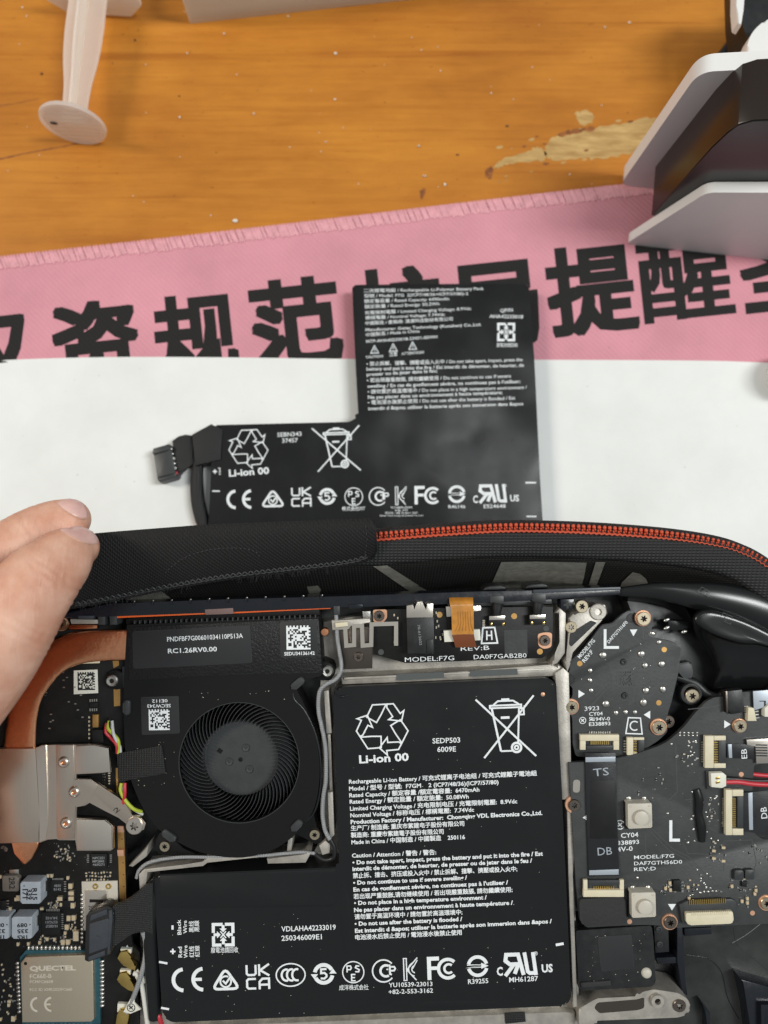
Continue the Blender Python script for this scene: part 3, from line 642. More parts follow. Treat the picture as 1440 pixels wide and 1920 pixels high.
# ------------------------------------------------------------------ loose battery on the paper
def logo_row(row, h, parent, rot):
    for k, x0, y0, x1, y1 in row: mark(k, x0, y0, x1, y1, h, rot, parent=parent)
def spare_battery():
    global CUR
    zb, zt = MATZ+.33, 8.0
    CUR = Thing('loose_battery', 'loose black L-shaped battery pack lying on the white paper', 'battery', TAB, TAB.pt(800, 850, MATZ+.3))
    out = [(660, 535), (672, 534), (980, 531), (991, 533), (1002, 675), (1013, 905), (1019, 1000), (1014, 1008), (400, 1016), (388, 1008), (392, 960), (396, 880), (395, 803), (402, 797), (655, 791), (672, 781), (667, 690)]
    body = prism('pouch', fillet(out, 6), zb, zt, 'pouch_loose', bev=1.5, seg=6)
    h = zt+.03; t = lambda s, a, b, c, d, cap=5.6, **k: text(s, a, b, c, d, cap, h, parent=body, **k)
    for s, a, b, c, d in (('二次鋰電池組 / Rechargeable Li-Polymer Battery Pack', 682, 548, 907, 543.7), ('型號 / Model: F7G  2(ICP7/48/36+ICP7/57/80)-2', 683, 557.7, 878, 553), ('額定電容量 / Rated Capacity: 6490mAh', 683, 567.7, 842, 562.7),
                          ('額定能量 / Rated Energy: 50.2Wh', 683.7, 578, 824, 572), ('充電限制電壓 / Limited Charging Voltage: 8.9Vdc', 684, 589.5, 883.5, 581), ('標稱電壓 / Nominal Voltage: 7.74Vdc', 685, 599, 834, 592),
                          ('中國製造 / 委製商: 漢通科技股份有限公司', 685, 609, 849, 600.6), ('Manufacturer: Getac Technology (Kunshan) Co.,Ltd.', 685.5, 621, 902.5, 610.8), ('中國製造 / Made in China', 686, 630.7, 786.7, 623), ('MTP-AHA42233018-23431-0SWH', 686.7, 643, 820, 634)): t(s, a, b, c, d, 5.6, bold=.010)
    for s, a, b, c, d in (('• 禁止拆解、撞擊、擠壓或投入火中 / Do not take apart, impact, press the', 687.5, 685.5, 980, 677), ('battery and put it into the fire / Est interdit de démonter, de heurter, de', 687.5, 694.8, 982.4, 687.5), ('presser ou de jeter dans le feu;', 687.8, 705, 820, 697.8),
                          ('• 若出現嚴重鼓脹, 請勿繼續使用 / Do not continue to use if severe', 688, 716.4, 958, 707.7), ("swelling / En cas de gonflement sévère, ne continuez pas à l'utiliser;", 689.3, 727, 976, 718), ('• 請勿置於高溫環境中 / Do not place in a high temperature environment /', 689.6, 737.7, 988, 729),
                          ('Ne pas placer dans un environnement à haute température;', 690, 748, 942, 738.6), ('• 電池浸水後禁止使用 / Do not use after the battery is flooded / Est', 690, 758, 966, 749), ('interdit d &apos; utiliser la batterie après son immersion dans &apos', 690.7, 769, 981, 759.6)): t(s, a, b, c, d, 6.4, bold=.014)
    for x0, y0 in ((694, 646.5), (729, 643), (765.5, 639.5)): mark('warn', x0, y0, x0+16.5, y0+16.5, h, -2, parent=body)
    t('CAUTION!', 686, 672, 718.7, 670, 5); t('注意', 730, 667.7, 745, 667, 6.5); t('ATTENTION!', 752.9, 665.7, 795, 662.7, 5)
    t('QP/N', 938, 585.5, 961.7, 584, 6.5); t('AHA42233018', 917.7, 596, 980.7, 597, 6.5); mark('cellcycle', 932, 605, 966, 640, h, 0, parent=body); t('廢電池請回收', 931, 650, 970.5, 650, 6)
    mark('recycle', 428, 802, 505, 872, h, -2.5, parent=body); t('Li-ion 00', 429.6, 893.5, 505, 888, 13, bold=.03); t('SEBN343', 520, 819, 565.5, 817, 8); t('37457', 529, 830, 558.5, 829, 8); mark('bin', 586, 799, 675, 885, h, -2, parent=body)
    logo_row((('ce', 424, 918, 473, 954.6), ('rcm', 487, 915, 536, 952), ('ukca', 546, 913.7, 584, 950), ('five', 594, 913.7, 633, 948), ('pse', 645.6, 913.7, 681, 949), ('ctp', 691, 912.7, 730, 948.6), ('kc', 740, 912, 762.5, 947), ('fc', 777, 910.7, 826, 945.4), ('bsmi', 839, 909, 874, 944), ('ur', 896, 908, 952, 942.7), ('reg', 944, 908, 950, 914)), h, body, -1)
    t('C', 887, 942.7, 896, 942.5, 14, bold=.03); t('US', 956.5, 939.8, 973.4, 939.5, 12, bold=.03); t('株式会社FIT', 641, 957, 684.7, 956.5, 6.5)
    t('R46146', 840.7, 953, 872.5, 952.7, 6.5); t('E524648', 907, 952.7, 948, 952, 7); t('YU10609-23001', 732, 953.5, 772.7, 953, 3.8); t('모델 : F7G', 740.6, 958.8, 764.5, 958, 3.5); t('연락처 : +82 70 8611 2001', 721.7, 963.8, 783, 963, 3.5); t('Getac Technology (Kunshan) Co.,Ltd.', 712, 968, 793.7, 967.5, 2.6)
    t('red', 414, 890, 413.5, 877, 5); mark('plus', 399, 880, 407, 888, h, 0, parent=body)
    for x0, y0, x1, y1 in ((985, 903.5, 1005, 906.5), (987, 967, 1006, 969.6), (398, 919.5, 412, 922)): mark('bar', x0, y0, x1, y1, h, 0, parent=body)
    for P in ([(672, 800), (690, 812), (720, 822)], [(676, 830), (700, 838), (728, 836)], [(396, 962), (425, 952), (470, 966)], [(690, 850), (760, 862), (840, 852)]):
        tube('film_fold', [(x, y, zt-.12) for x, y in P], [.1, .8, .1], 'pouch_loose', body, 14, flat=.16)
    # lead: woven tape, sleeve, plug
    prism('cloth_tape', [(360, 815), (396, 795), (417, 806), (414, 861), (366, 873)], zb+.4, zt+.35, 'sleeve', bev=.1)
    prism('sleeve', [(322, 826), (334, 817), (347, 814), (361, 816), (367, 873), (347, 874), (337, 884), (329, 894)], zb+.3, 6.2, 'sleeve', bev=.7, seg=3)
    plug = prism('plug', [(286, 841), (316, 832), (320, 836), (331, 891), (327, 896), (299, 904), (295, 900)], zb, 7.2, 'connector_grey', bev=.35)
    prism('ridge', [(285, 846), (318, 836), (320, 842), (287, 852)], 7.21, 7.7, 'connector_grey', plug, bev=.12); prism('ridge', [(294, 889), (327, 879), (329, 886), (296, 896)], 7.21, 7.7, 'connector_grey', plug, bev=.12)
    for i in range(6): lathe('solder_bead', 321+i*1.9, 842+i*9, 6.4, [(0, .7), (.45, .5), (.6, 0), (.5, -1)], ('tin', 'tin', 'white_cable', 'tin', 'tin', 'wire_red')[i], plug, 10)
    tube('lead', [(372, 868, 5.5), (369, 900, 4.9), (372, 945, 4.9), (383, 985, 4.7), (392, 1005, 4.4)], [1.7, 2.2, 2.3, 1.7], 'sleeve', flat=.75)
    tube('red_wire', [(371, 958, 3.0), (371, 985, 3), (380, 1002, 3)], .5, 'wire_red')
spare_battery()

# ------------------------------------------------------------------ carrying case: moulded shell, zip and flap
RIM_PX = [(-200, 1075), (0, 1046), (200, 1026), (400, 1012), (600, 1004), (706, 1000), (812, 992), (944, 984), (1049, 985), (1155, 990), (1260, 999), (1340, 1011), (1392, 1026), (1440, 1052), (1510, 1108), (1580, 1190), (1640, 1320), (1670, 1600),
          (1670, 1900), (1640, 2080), (1560, 2200), (1400, 2260), (1100, 2280), (700, 2290), (200, 2290), (-100, 2270), (-300, 2220), (-440, 2100), (-480, 1900), (-485, 1600), (-480, 1350), (-440, 1200), (-340, 1110)]
def carrying_case():
    global CUR
    RH = 4.0; P = smooth_poly([tuple(DEV.pt(x, y, RH).xy) for x, y in RIM_PX], 10); n = len(P)
    area = sum(P[i].x*P[(i+1) % n].y-P[(i+1) % n].x*P[i].y for i in range(n)); sg = 1 if area > 0 else -1
    nor = []
    for i in range(n):
        d = (P[(i+3) % n]-P[i-3]).normalized(); nor.append(Vector((-d.y, d.x))*sg)
    CUR = Thing('carrying_case', 'open black zip case with orange zipper teeth holding the console', 'case', DEV, DEV.pt(600, 1500, -36))
    def loops(name, spec, material, floor=False):
        bm = bmesh.new(); rows = []
        for d, h in spec:
            row = []
            for i in range(n):
                q = P[i]+nor[i]*d
                if h == 'table':
                    wv = dev_to_world(Vector((q.x, q.y, -34))); wv.z = MATZ+.4; p3 = (DEV.M.inverted() @ (wv/1000))*1000
                else: p3 = Vector((q.x, q.y, h))
                row.append(bm.verts.new(p3))
            rows.append(row)
        for a, b in zip(rows, rows[1:]):
            for i in range(n): bm.faces.new((a[i], a[(i+1) % n], b[(i+1) % n], b[i]))
        if floor: bm.faces.new(rows[-1])
        for v in bm.verts: pass
        bvh = BVHTree.FromBMesh(bm); return put(name, from_bm(bm, name, 70), material), bvh
    loops('shell', [(1.2, 2.0), (-.4, 3.4), (-.8, 3.1), (-1.1, 1), (-1.0, -8), (0.5, -20), (4, -28), (9, 'table')], 'case_shell', True)
    _, tb = loops('zipper_tape', [(-.6, 3.45), (-.1, 3.95), (1.3, 3.9), (3.0, 3.6), (5.0, 3.2), (7.0, 2.7), (7.8, 2.2), (8.0, 1.6), (7.6, 1.3)], 'webbing')
    lin, lb = loops('lining', [(7.4, 1.5), (8.6, 0.2), (10, -3), (12, -7.5), (14, -11.5), (16.0, -16), (17.5, -22), (20, -27.5)], 'lining', True)
    # pale print on the lining
    eye = Vector((0, 0, ZD))
    def patch(px, amp=0.):
        bm = bmesh.new(); f = bm.faces.new([bm.verts.new((x, y, 0)) for x, y in px]); bmesh.ops.triangulate(bm, faces=[f])
        for _ in range(5): bmesh.ops.subdivide_edges(bm, edges=[e for e in bm.edges if e.calc_length() > 6], cuts=1, use_grid_fill=False); bmesh.ops.triangulate(bm, faces=bm.faces[:])
        for v in bm.verts:
            d = (DEV.pt(v.co.x, v.co.y, 0)-eye).normalized(); loc, nn, _, _ = lb.ray_cast(eye, d)
            v.co = loc-d*.45 if loc else DEV.pt(v.co.x, v.co.y, -10)
        put('lining_print', from_bm(bm, 'lining_print'), 'lining_print', lin)
    patch([(940, 1054), (1000, 1053), (1100, 1055), (1096, 1078), (1085, 1120), (910, 1120), (924, 1090)]); patch([(1117, 1054), (1135, 1054), (1114, 1110), (1100, 1110)])
    patch([(700, 1062), (726, 1060), (820, 1120), (784, 1120)]); patch([(1160, 1110), (1166, 1092), (1182, 1090), (1186, 1073), (1200, 1076), (1212, 1086), (1220, 1110)])
    patch([(232, 1130), (262, 1110), (302, 1108), (320, 1122), (300, 1150), (235, 1150)]); patch([(575, 1100), (596, 1098), (602, 1106), (598, 1114), (580, 1114)])
    # zipper teeth: one moulded tooth, copied along the rim
    bm = bmesh.new(); m = bmesh.ops.create_uvsphere(bm, u_segments=8, v_segments=6, radius=1)
    for v in m['verts']: v.co = Vector((v.co.x*.60, v.co.y*.66-.30, v.co.z*.62+.30))
    for s in (-1, 1):
        q = bmesh.ops.create_uvsphere(bm, u_segments=6, v_segments=5, radius=1)
        for v in q['verts']: v.co = Vector((v.co.x*.30+s*.30, v.co.y*.42+.55+s*.12, v.co.z*.36+.12))
    tooth = from_bm(bm, 'zipper_tooth', 45, local=True); acc = 0; k = 0; cord = []; rz = random.Random(2)
    for i in range(n):
        a, b = P[i], P[(i+1) % n]; L_ = (b-a).length
        while acc < L_:
            q = a+(b-a)*(acc/L_); ppx = 720+q.x*FPX/(ZD-RH); ppy = 960-q.y*FPX/(ZD-RH)
            if 690 < ppx < 1500 and ppy < 1110:
                d = (b-a)/L_; put('zipper_tooth', tooth, 'zip_orange', loc=(q.x+nor[i].x*.35, q.y+nor[i].y*.35, RH), rotz=math.atan2(nor[i].y, nor[i].x)-math.pi/2+rz.uniform(-.1, .1), scale=(.84*min(1, max(.55, 1-(ppx-1230)/480)),)*3)
                c = q+nor[i]*(1.45-max(0, (ppx-1230)/700)); cord.append(Vector((c.x, c.y, RH+.2))); cord.append(Vector((c.x+nor[i].x*.3, c.y+nor[i].y*.3, RH-.05))+Vector(((b-a).x, (b-a).y, 0))/L_*.64); k += 1
            acc += 1.28
        acc -= L_
    bm = bmesh.new(); tube_bm(bm, cord, [.38*max(.45, 1-max(0, j-90)/90) for j in range(len(cord))], 6); put('zipper_cord', from_bm(bm, 'zipper_cord', 60), 'zip_cord')
    # cloth flap folded over the rim
    up = smooth_line([Vector((60, 1012)), Vector((188, 999)), Vector((300, 990)), Vector((400, 983)), Vector((550, 977)), Vector((680, 972)), Vector((698, 974)), Vector((706, 984))], 6)
    lo = smooth_line([Vector((60, 1152)), Vector((140, 1141)), Vector((230, 1124)), Vector((320, 1106)), Vector((440, 1086)), Vector((640, 1063)), Vector((694, 1050)), Vector((707, 1034))], 6)
    bm = bmesh.new(); G = []; G2 = []
    for a, b in zip(up, lo):
        r1, r2 = [], []
        for j in range(9):
            t = j/8; p = a*(1-t)+b*t; h = 6.8-.5*t-2.3*t*t+.35*math.sin(math.pi*t)-(.5 if j == 0 else 0)+.18*math.sin(p.x*.021)*t; r1.append(bm.verts.new(DEV.pt(p.x, p.y, h))); c = r1[-1].co; r2.append(bm.verts.new((c.x, c.y, c.z-1.7)))
        G.append(r1); G2.append(r2)
    for i in range(len(G)-1):
        for j in range(8):
            bm.faces.new((G[i][j], G[i+1][j], G[i+1][j+1], G[i][j+1])); bm.faces.new((G2[i][j], G2[i][j+1], G2[i+1][j+1], G2[i+1][j]))
        for j in (0, 8): bm.faces.new((G[i][j], G2[i][j], G2[i+1][j], G[i+1][j]))
    for i in (0, len(G)-1):
        for j in range(8): bm.faces.new((G[i][j], G[i][j+1], G2[i][j+1], G2[i][j]))
    fb = BVHTree.FromBMesh(bm); flap = put('fabric_flap', from_bm(bm, 'fabric_flap', 55), 'flap_cloth')
    def on_flap(x, y, lift=.12):
        d = (DEV.pt(x, y, 0)-eye).normalized(); loc, nn, _, _ = fb.ray_cast(eye, d); return (loc-d*lift) if loc else None
    bm = bmesh.new()
    def seam(pts, step, zig, r, skip=0):
        L_ = smooth_line([Vector(p) for p in pts], 12); acc = 0; side = 1; last = None
        for a, b in zip(L_, L_[1:]):
            l = (b-a).length
            while acc < l:
                d = (b-a)/l; c = a+d*acc+Vector((-d.y, d.x))*zig*side; side = -side; p = on_flap(c.x, c.y)
                if p and last: tube_bm(bm, [last, (last+p)/2+Vector((0, 0, .12)), p], [r*.7, r, r*.7], 5)
                last = p if not skip else (p if side > 0 else None); acc += step
            acc -= l
    low = [(x, y-9) for x, y in ((140, 1141), (230, 1124), (320, 1106), (440, 1086), (640, 1063), (690, 1050))]
    seam(low, 5.5, 2.6, .22); seam([(x, y+4) for x, y in low], 6, .8, .2); seam([(307, 1078), (325, 1060), (355, 1042), (400, 1030), (450, 1028), (482, 1036), (486, 1050)], 4, .4, .13, 1); seam([(684, 980), (688, 1010), (684, 1040)], 6, .5, .13, 1)
    put('stitching', from_bm(bm, 'stitching', 60), 'thread', flap)['kind'] = 'stuff'
    bm = bmesh.new(); rr = random.Random(5)
    for k in range(150):
        x = rr.choice((rr.uniform(150, 690), rr.uniform(460, 590), rr.uniform(150, 310))); t = min(max((x-140)/550, 0), 1); y = 1141-78*(1-(1-t)**1.35)
        p = on_flap(x, y-4, 0)
        if not p: continue
        q = p+Vector((rr.uniform(-.6, .6), rr.uniform(-1.6, -.2), rr.uniform(-.4, .5))); tube_bm(bm, [p, (p+q)/2+Vector((rr.uniform(-.2, .2), rr.uniform(-.2, .2), .15)), q], .035, 4)
    put('frayed_fibres', from_bm(bm, 'frayed_fibres', 60), 'thread', flap)['kind'] = 'stuff'
carrying_case()

# ------------------------------------------------------------------ hand pressing on the flap
def hand():
    global CUR
    CUR = Thing('hand', 'bare hand with two fingers pressing the black cloth flap of the case', 'hand', DEV, DEV.pt(-60, 1250, 8))
    bm = bmesh.new(); K = lambda x, y, h: DEV.pt(x, y, h)
    def limb(spec):
        c = smooth_line([Vector((*K(x, y, h), r)) for x, y, h, r in spec], 7); P = [Vector(v[:3]) for v in c]; rad = [v[3] for v in c]
        n = 24; rings = []
        ts = [(P[min(i+1, len(P)-1)]-P[max(i-1, 0)]).normalized() for i in range(len(P))]
        cap = [(P[0]-ts[0]*rad[0]*math.sin(a), ts[0], rad[0]*math.cos(a)) for a in (R(80), R(62), R(42), R(20))]+[(p, t, r) for p, t, r in zip(P, ts, rad)]+[(P[-1]+ts[-1]*rad[-1]*math.sin(a), ts[-1], rad[-1]*math.cos(a)) for a in (R(20), R(42), R(62), R(80))]
        for p, t, r in cap:
            s = t.cross(Vector((0, 0, 1))).normalized(); u = s.cross(t).normalized()
            rings.append([bm.verts.new(p+s*r*math.cos(2*math.pi*k/n)+u*r*.92*math.sin(2*math.pi*k/n)) for k in range(n)])
        for a, b in zip(rings, rings[1:]):
            for k in range(n): bm.faces.new((a[k], a[(k+1) % n], b[(k+1) % n], b[k]))
        bm.faces.new(rings[0][::-1]); bm.faces.new(rings[-1])
    limb([(146, 1025, 12.5, 5.0), (128, 1037, 15, 6.5), (105, 1060, 17.5, 7.5), (80, 1084, 19.5, 8.5), (55, 1114, 21, 9.0), (22, 1166, 22, 9.7), (-20, 1228, 22, 10.6), (-75, 1300, 21, 11.2), (-160, 1400, 20, 12)])      # index finger
    limb([(129, 974, 0.5, 5.4), (108, 982, 1.0, 6.2), (78, 998, 2, 7.0), (40, 1021, 4, 7.5), (-10, 1057, 7, 8.0), (-70, 1110, 14, 8.6), (-150, 1190, 18, 10), (-230, 1330, 20, 12)])   # middle finger
    limb([(-70, 1040, -4, 5.6), (-120, 1075, 2, 7.0), (-190, 1130, 10, 8.2), (-270, 1230, 16, 9.5), (-300, 1350, 18, 11)])    # ring finger
    limb([(-190, 1080, -6, 5.0), (-240, 1120, 2, 6.2), (-310, 1200, 10, 7.6), (-360, 1330, 14, 10)])     # little finger
    limb([(-165, 1430, 18, 14), (-220, 1460, 16, 17), (-300, 1470, 14, 16), (-370, 1430, 13, 12)]); limb([(-180, 1360, 18, 14), (-260, 1420, 16, 16), (-300, 1560, 16, 19), (-320, 1720, 18, 22), (-340, 1900, 20, 24)])    # palm and wrist
    limb([(-150, 1590, 12, 8), (-190, 1620, 13, 9.5), (-240, 1650, 14, 11.5), (-300, 1690, 15, 14)])      # thumb
    me = from_bm(bm, 'hand_skin', 180); o = put('hand_skin', me, 'skin')
    md = o.modifiers.new('join', 'REMESH'); md.mode = 'VOXEL'; md.voxel_size = .0006; sm = o.modifiers.new('ease', 'SMOOTH'); sm.factor = .5; sm.iterations = 8
    dg = bpy.context.evaluated_depsgraph_get(); m2 = bpy.data.meshes.new_from_object(o.evaluated_get(dg)); m2.name = 'hand_skin'; o.modifiers.clear(); o.data = m2
    # skin folds across the finger joints
    rw = random.Random(8)
    for ax, folds in (([(150, 1022, 14), (105, 1060, 18), (55, 1114, 20), (-20, 1228, 23)], [(3.2, .05), (6.6, .07), (8.0, .16), (9.0, .12), (9.9, .18), (10.9, .12), (12.2, .10), (14.4, .07), (17.5, .08), (19.6, .10), (21.0, .14), (22.3, .12), (23.6, .15), (25.2, .1), (27.2, .09)]),
                      ([(135, 972, 5), (78, 999, 8), (-10, 1058, 13), (-70, 1110, 16)], [(5.2, .07), (7.4, .12), (8.6, .16), (9.6, .12), (10.8, .14), (12.4, .1), (15, .08), (18, .1), (21, .1)])):
        A = [K(*p) for p in ax]; seg = []; acc = 0
        for a, b_ in zip(A, A[1:]): seg.append((a, (b_-a).normalized(), (b_-a).length, acc)); acc += (b_-a).length
        ph = [(rw.uniform(0, 6), rw.uniform(0, 6), rw.uniform(.25, .6), rw.uniform(-.14, .14)) for _ in folds]
        co = np.empty(len(m2.vertices)*3); m2.vertices.foreach_get('co', co); co = co.reshape(-1, 3); Q = co*1000+np.array(CUR.o)
        no = np.empty(len(m2.vertices)*3); m2.vertices.foreach_get('normal', no); no = no.reshape(-1, 3)
        dist = np.full(len(Q), 1e9); S = np.zeros(len(Q)); side = np.zeros(len(Q))
        for a, t, L_, s0 in seg:
            av, tv = np.array(a), np.array(t); u = np.clip((Q-av) @ tv, 0, L_); off = Q-av-u[:, None]*tv; d = np.linalg.norm(off, axis=1); sd = off @ np.array((-t.y, t.x, 0)); w_ = d < dist
            dist[w_] = d[w_]; S[w_] = s0+u[w_]; side[w_] = sd[w_]
        dz = np.zeros(len(Q))
        for (c, dep), (p1, p2, w1, slope) in zip(folds, ph):
            x = S-c-w1*np.sin(side*.45+p1)-slope*side
            dz -= dep*np.exp(-(x/.30)**2)*(.45+.55*np.sin(side*.33+p2)**2); dz += dep*.45*np.exp(-((np.abs(x)-.75)/.45)**2)
        dz[(dist > 12) | (Q[:, 0] < K(-60, 1200, 12).x) | (Q[:, 2] < 2)] = 0
        m2.vertices.foreach_set('co', (co+no*(dz*.0009)[:, None]).ravel())
    m2.update()
    m2.polygons.foreach_set('use_smooth', [True]*len(m2.polygons))
    bvh = BVHTree.FromPolygons([v.co*1000+CUR.o for v in m2.vertices], [p.vertices[:] for p in m2.polygons], epsilon=0); eye = Vector((0, 0, ZD))
    def nail(px, cut, hz):
        c = Vector((sum(p[0] for p in px)/len(px), sum(p[1] for p in px)/len(px))); bm = bmesh.new(); rings = []; sp = smooth_poly(px, 5)
        for f, lift in ((1.0, -.06), (.96, .06), (.86, .10), (.7, .12), (.45, .13), (.2, .13)):
            row = []
            for p in sp:
                q = c+(p-c)*f; d = (K(q.x, q.y, 0)-eye).normalized(); loc, nn, _, _ = bvh.ray_cast(eye, d)
                if loc is None: loc, nn, _, _ = bvh.find_nearest(K(q.x, q.y, hz))
                row.append(bm.verts.new(loc+nn*lift))
            rings.append(row)
        n = len(sp)
        for a, b in zip(rings, rings[1:]):
            for k in range(n): bm.faces.new((a[k], a[(k+1) % n], b[(k+1) % n], b[k]))
        bm.faces.new(rings[-1]); put('fingernail', from_bm(bm, 'fingernail', 70), 'skin_nail', o)
        bm = bmesh.new(); P = []
        for p in sp[int(n*cut[0]):int(n*cut[1])]:
            q = c+(p-c)*1.03; d = (K(q.x, q.y, 0)-eye).normalized(); loc, nn, _, _ = bvh.ray_cast(eye, d)
            if loc is not None: P.append(loc+nn*.10)
        if len(P) > 3: tube_bm(bm, P, [.05+.14*math.sin(math.pi*i/(len(P)-1)) for i in range(len(P))], 8, .8); put('nail_fold', from_bm(bm, 'nail_fold', 70), 'skin', o)
    nail([(112, 994), (128, 987), (150, 986), (168, 993), (184, 1005), (187, 1017), (170, 1020), (150, 1015), (130, 1004)], (.55, 1.0), 14)
    nail([(108, 943), (122, 936), (138, 935), (153, 943), (163, 957), (164, 970), (150, 972), (132, 964), (116, 953)], (.55, 1.0), 1)
hand()

# ------------------------------------------------------------------ the opened console
CON = Thing('handheld_console', 'opened black handheld console with exposed battery, fan and circuit boards in its case', 'console', DEV, DEV.pt(600, 1500, -24)); CUR = CON
ZA = lambda x, y: (1020+x/3.4286, 1080+y/3.4286)      # pixel grids of enlarged views
ZB = lambda x, y: (1040+x/3.6, 1340+y/3.6)
ZH = lambda x, y: (600+x/3., 1080+y/3.)
ZL = lambda x, y: (x/4.5, 1500+y/4.5)
ZU = lambda x, y: (x/4.5, 1120+y/4.5)
ZF = lambda x, y: (200+x/3.2727, 1120+y/3.2727)
ZG = lambda x, y: (200+x/3.2727, 1380+y/3.2727)
def MP(f, pts): return [f(*p) for p in pts]

def shell():
    sh = prism('front_shell', [(-330, 1220), (-200, 1165), (110, 1150), (640, 1125), (1165, 1108), (1300, 1120), (1460, 1190), (1530, 1300), (1570, 1500), (1570, 2080), (1300, 2150), (-150, 2150), (-300, 2050)], -24, -12, 'shell_inner', bev=1.5, r=30)
    # top edge with vent ribs
    bz = prism('top_bezel', [(100, 1153), (205, 1132), (420, 1124), (640, 1118), (900, 1109), (1163, 1101), (1166, 1116), (1000, 1126), (800, 1134), (640, 1139), (420, 1148), (205, 1156), (120, 1160)], -8, -1.2, 'bezel', bev=.5, seg=3)
    for k in range(13):
        x = 180+k*35.2; prism('vent_rib', rect(x, 1133.5-(x-180)*.032, 4, 9, 8), -1.19, -.8, 'bezel', bz, bev=.1)
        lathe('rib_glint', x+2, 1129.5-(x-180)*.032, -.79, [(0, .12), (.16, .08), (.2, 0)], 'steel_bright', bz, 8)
    prism('bezel_highlight', [(1000, 1106), (1163, 1100.5), (1165, 1106), (1000, 1113)], -1.19, -.6, 'connector_blue', bz, bev=.15)
    for a, b in (((207, 1157), (386, 1149.5)), ((436, 1148), (620, 1139))): prism('orange_strip', [(a[0], a[1]-2.4), (b[0], b[1]-2.4), (b[0], b[1]+2.4), (a[0], a[1]+2.4)], -6, -1.6, 'orange_strip', bev=.05)
    prism('clear_tape', [(384, 1143), (437, 1140), (438, 1151), (385, 1153)], -1.55, -1.1, 'clear_tape', bev=.08)
    for x0 in (190, 212): prism('clip', rect(x0, 1163, 14, 18, -3), -6, -1.3, 'connector_grey', bev=.25)
    prism('clip', MP(ZH, [(160, 160), (240, 158), (243, 182), (160, 184)]), -4, -.9, 'bezel', bev=.3)
    prism('clip', MP(ZH, [(75, 168), (112, 168), (112, 220), (78, 220)]), -5, -.9, 'connector_grey', bev=.3)
    for x0, x1 in ((905, 951), (984, 1030)):
        yb = 1100-(x0-905)*.045; b = prism('volume_button', [(x0, yb+8), (x0+4, yb+1), (x0+12, yb-2), (x1-12, yb-4), (x1-4, yb-1), (x1, yb+6)], -8, -1.6, 'black_plastic', bev=.5, seg=3)
        prism('button_stem', rect((x0+x1)/2+4, yb+25, 26, 16, -2), -5, -1.0, 'connector_grey', bev=.3)
    prism('edge_foot', rect(960, 1130, 150, 10, -2), -5, -1.9, 'connector_grey', bev=.3); prism('edge_foot', rect(860, 1133, 40, 10, -2), -5, -1.5, 'connector_grey', bev=.3)
shell()

SCREWS = {}
def screw_mesh(r, m, rec='recess'):
    key = (r, m)
    if key in SCREWS: return SCREWS[key]
    bm = bmesh.new(); n = 36; rows = [[(r, -1.2)], [(r, -.1)], [(r*.93, .12)]]; V = []
    for rr, h in ((r, -1.4), (r, .05), (r*.92, .2)): V.append([bm.verts.new((rr*math.cos(2*math.pi*i/n), rr*math.sin(2*math.pi*i/n), h)) for i in range(n)])
    st = lambda i: r*(.40+.13*math.cos(6*2*math.pi*i/n))
    for h, k in ((.2, 1), (-.5, .92)): V.append([bm.verts.new((st(i)*k*math.cos(2*math.pi*i/n), st(i)*k*math.sin(2*math.pi*i/n), h)) for i in range(n)])
    for a, b in zip(V, V[1:]):
        for i in range(n): f = bm.faces.new((a[i], a[(i+1) % n], b[(i+1) % n], b[i])); f.material_index = 1 if a is V[3] else 0
    f = bm.faces.new(V[-1]); f.material_index = 1
    me = from_bm(bm, 'screw', 40, local=True); me.materials.append(MATS[m]); me.materials.append(MATS[rec]); SCREWS[key] = me; return me
def screw(px, py, h, rpx, m='brass_screw', ring=None, parent=None, rot=None):
    r = round(rpx*(ZD-h)/FPX, 2)
    if ring: ring = 1+(ring-1)*.7; lathe('pad_ring', px-1, py-1, h-.35, [(r*.7, 0), (r*ring*.97, 0), (r*ring, -.1), (r*ring, -.5)], 'copper_pad' if m != 'gold' else 'gold_pad', parent, 36)
    put('screw', screw_mesh(r, m), None, parent, CUR.pt(px, py, h), random.uniform(0, 6))

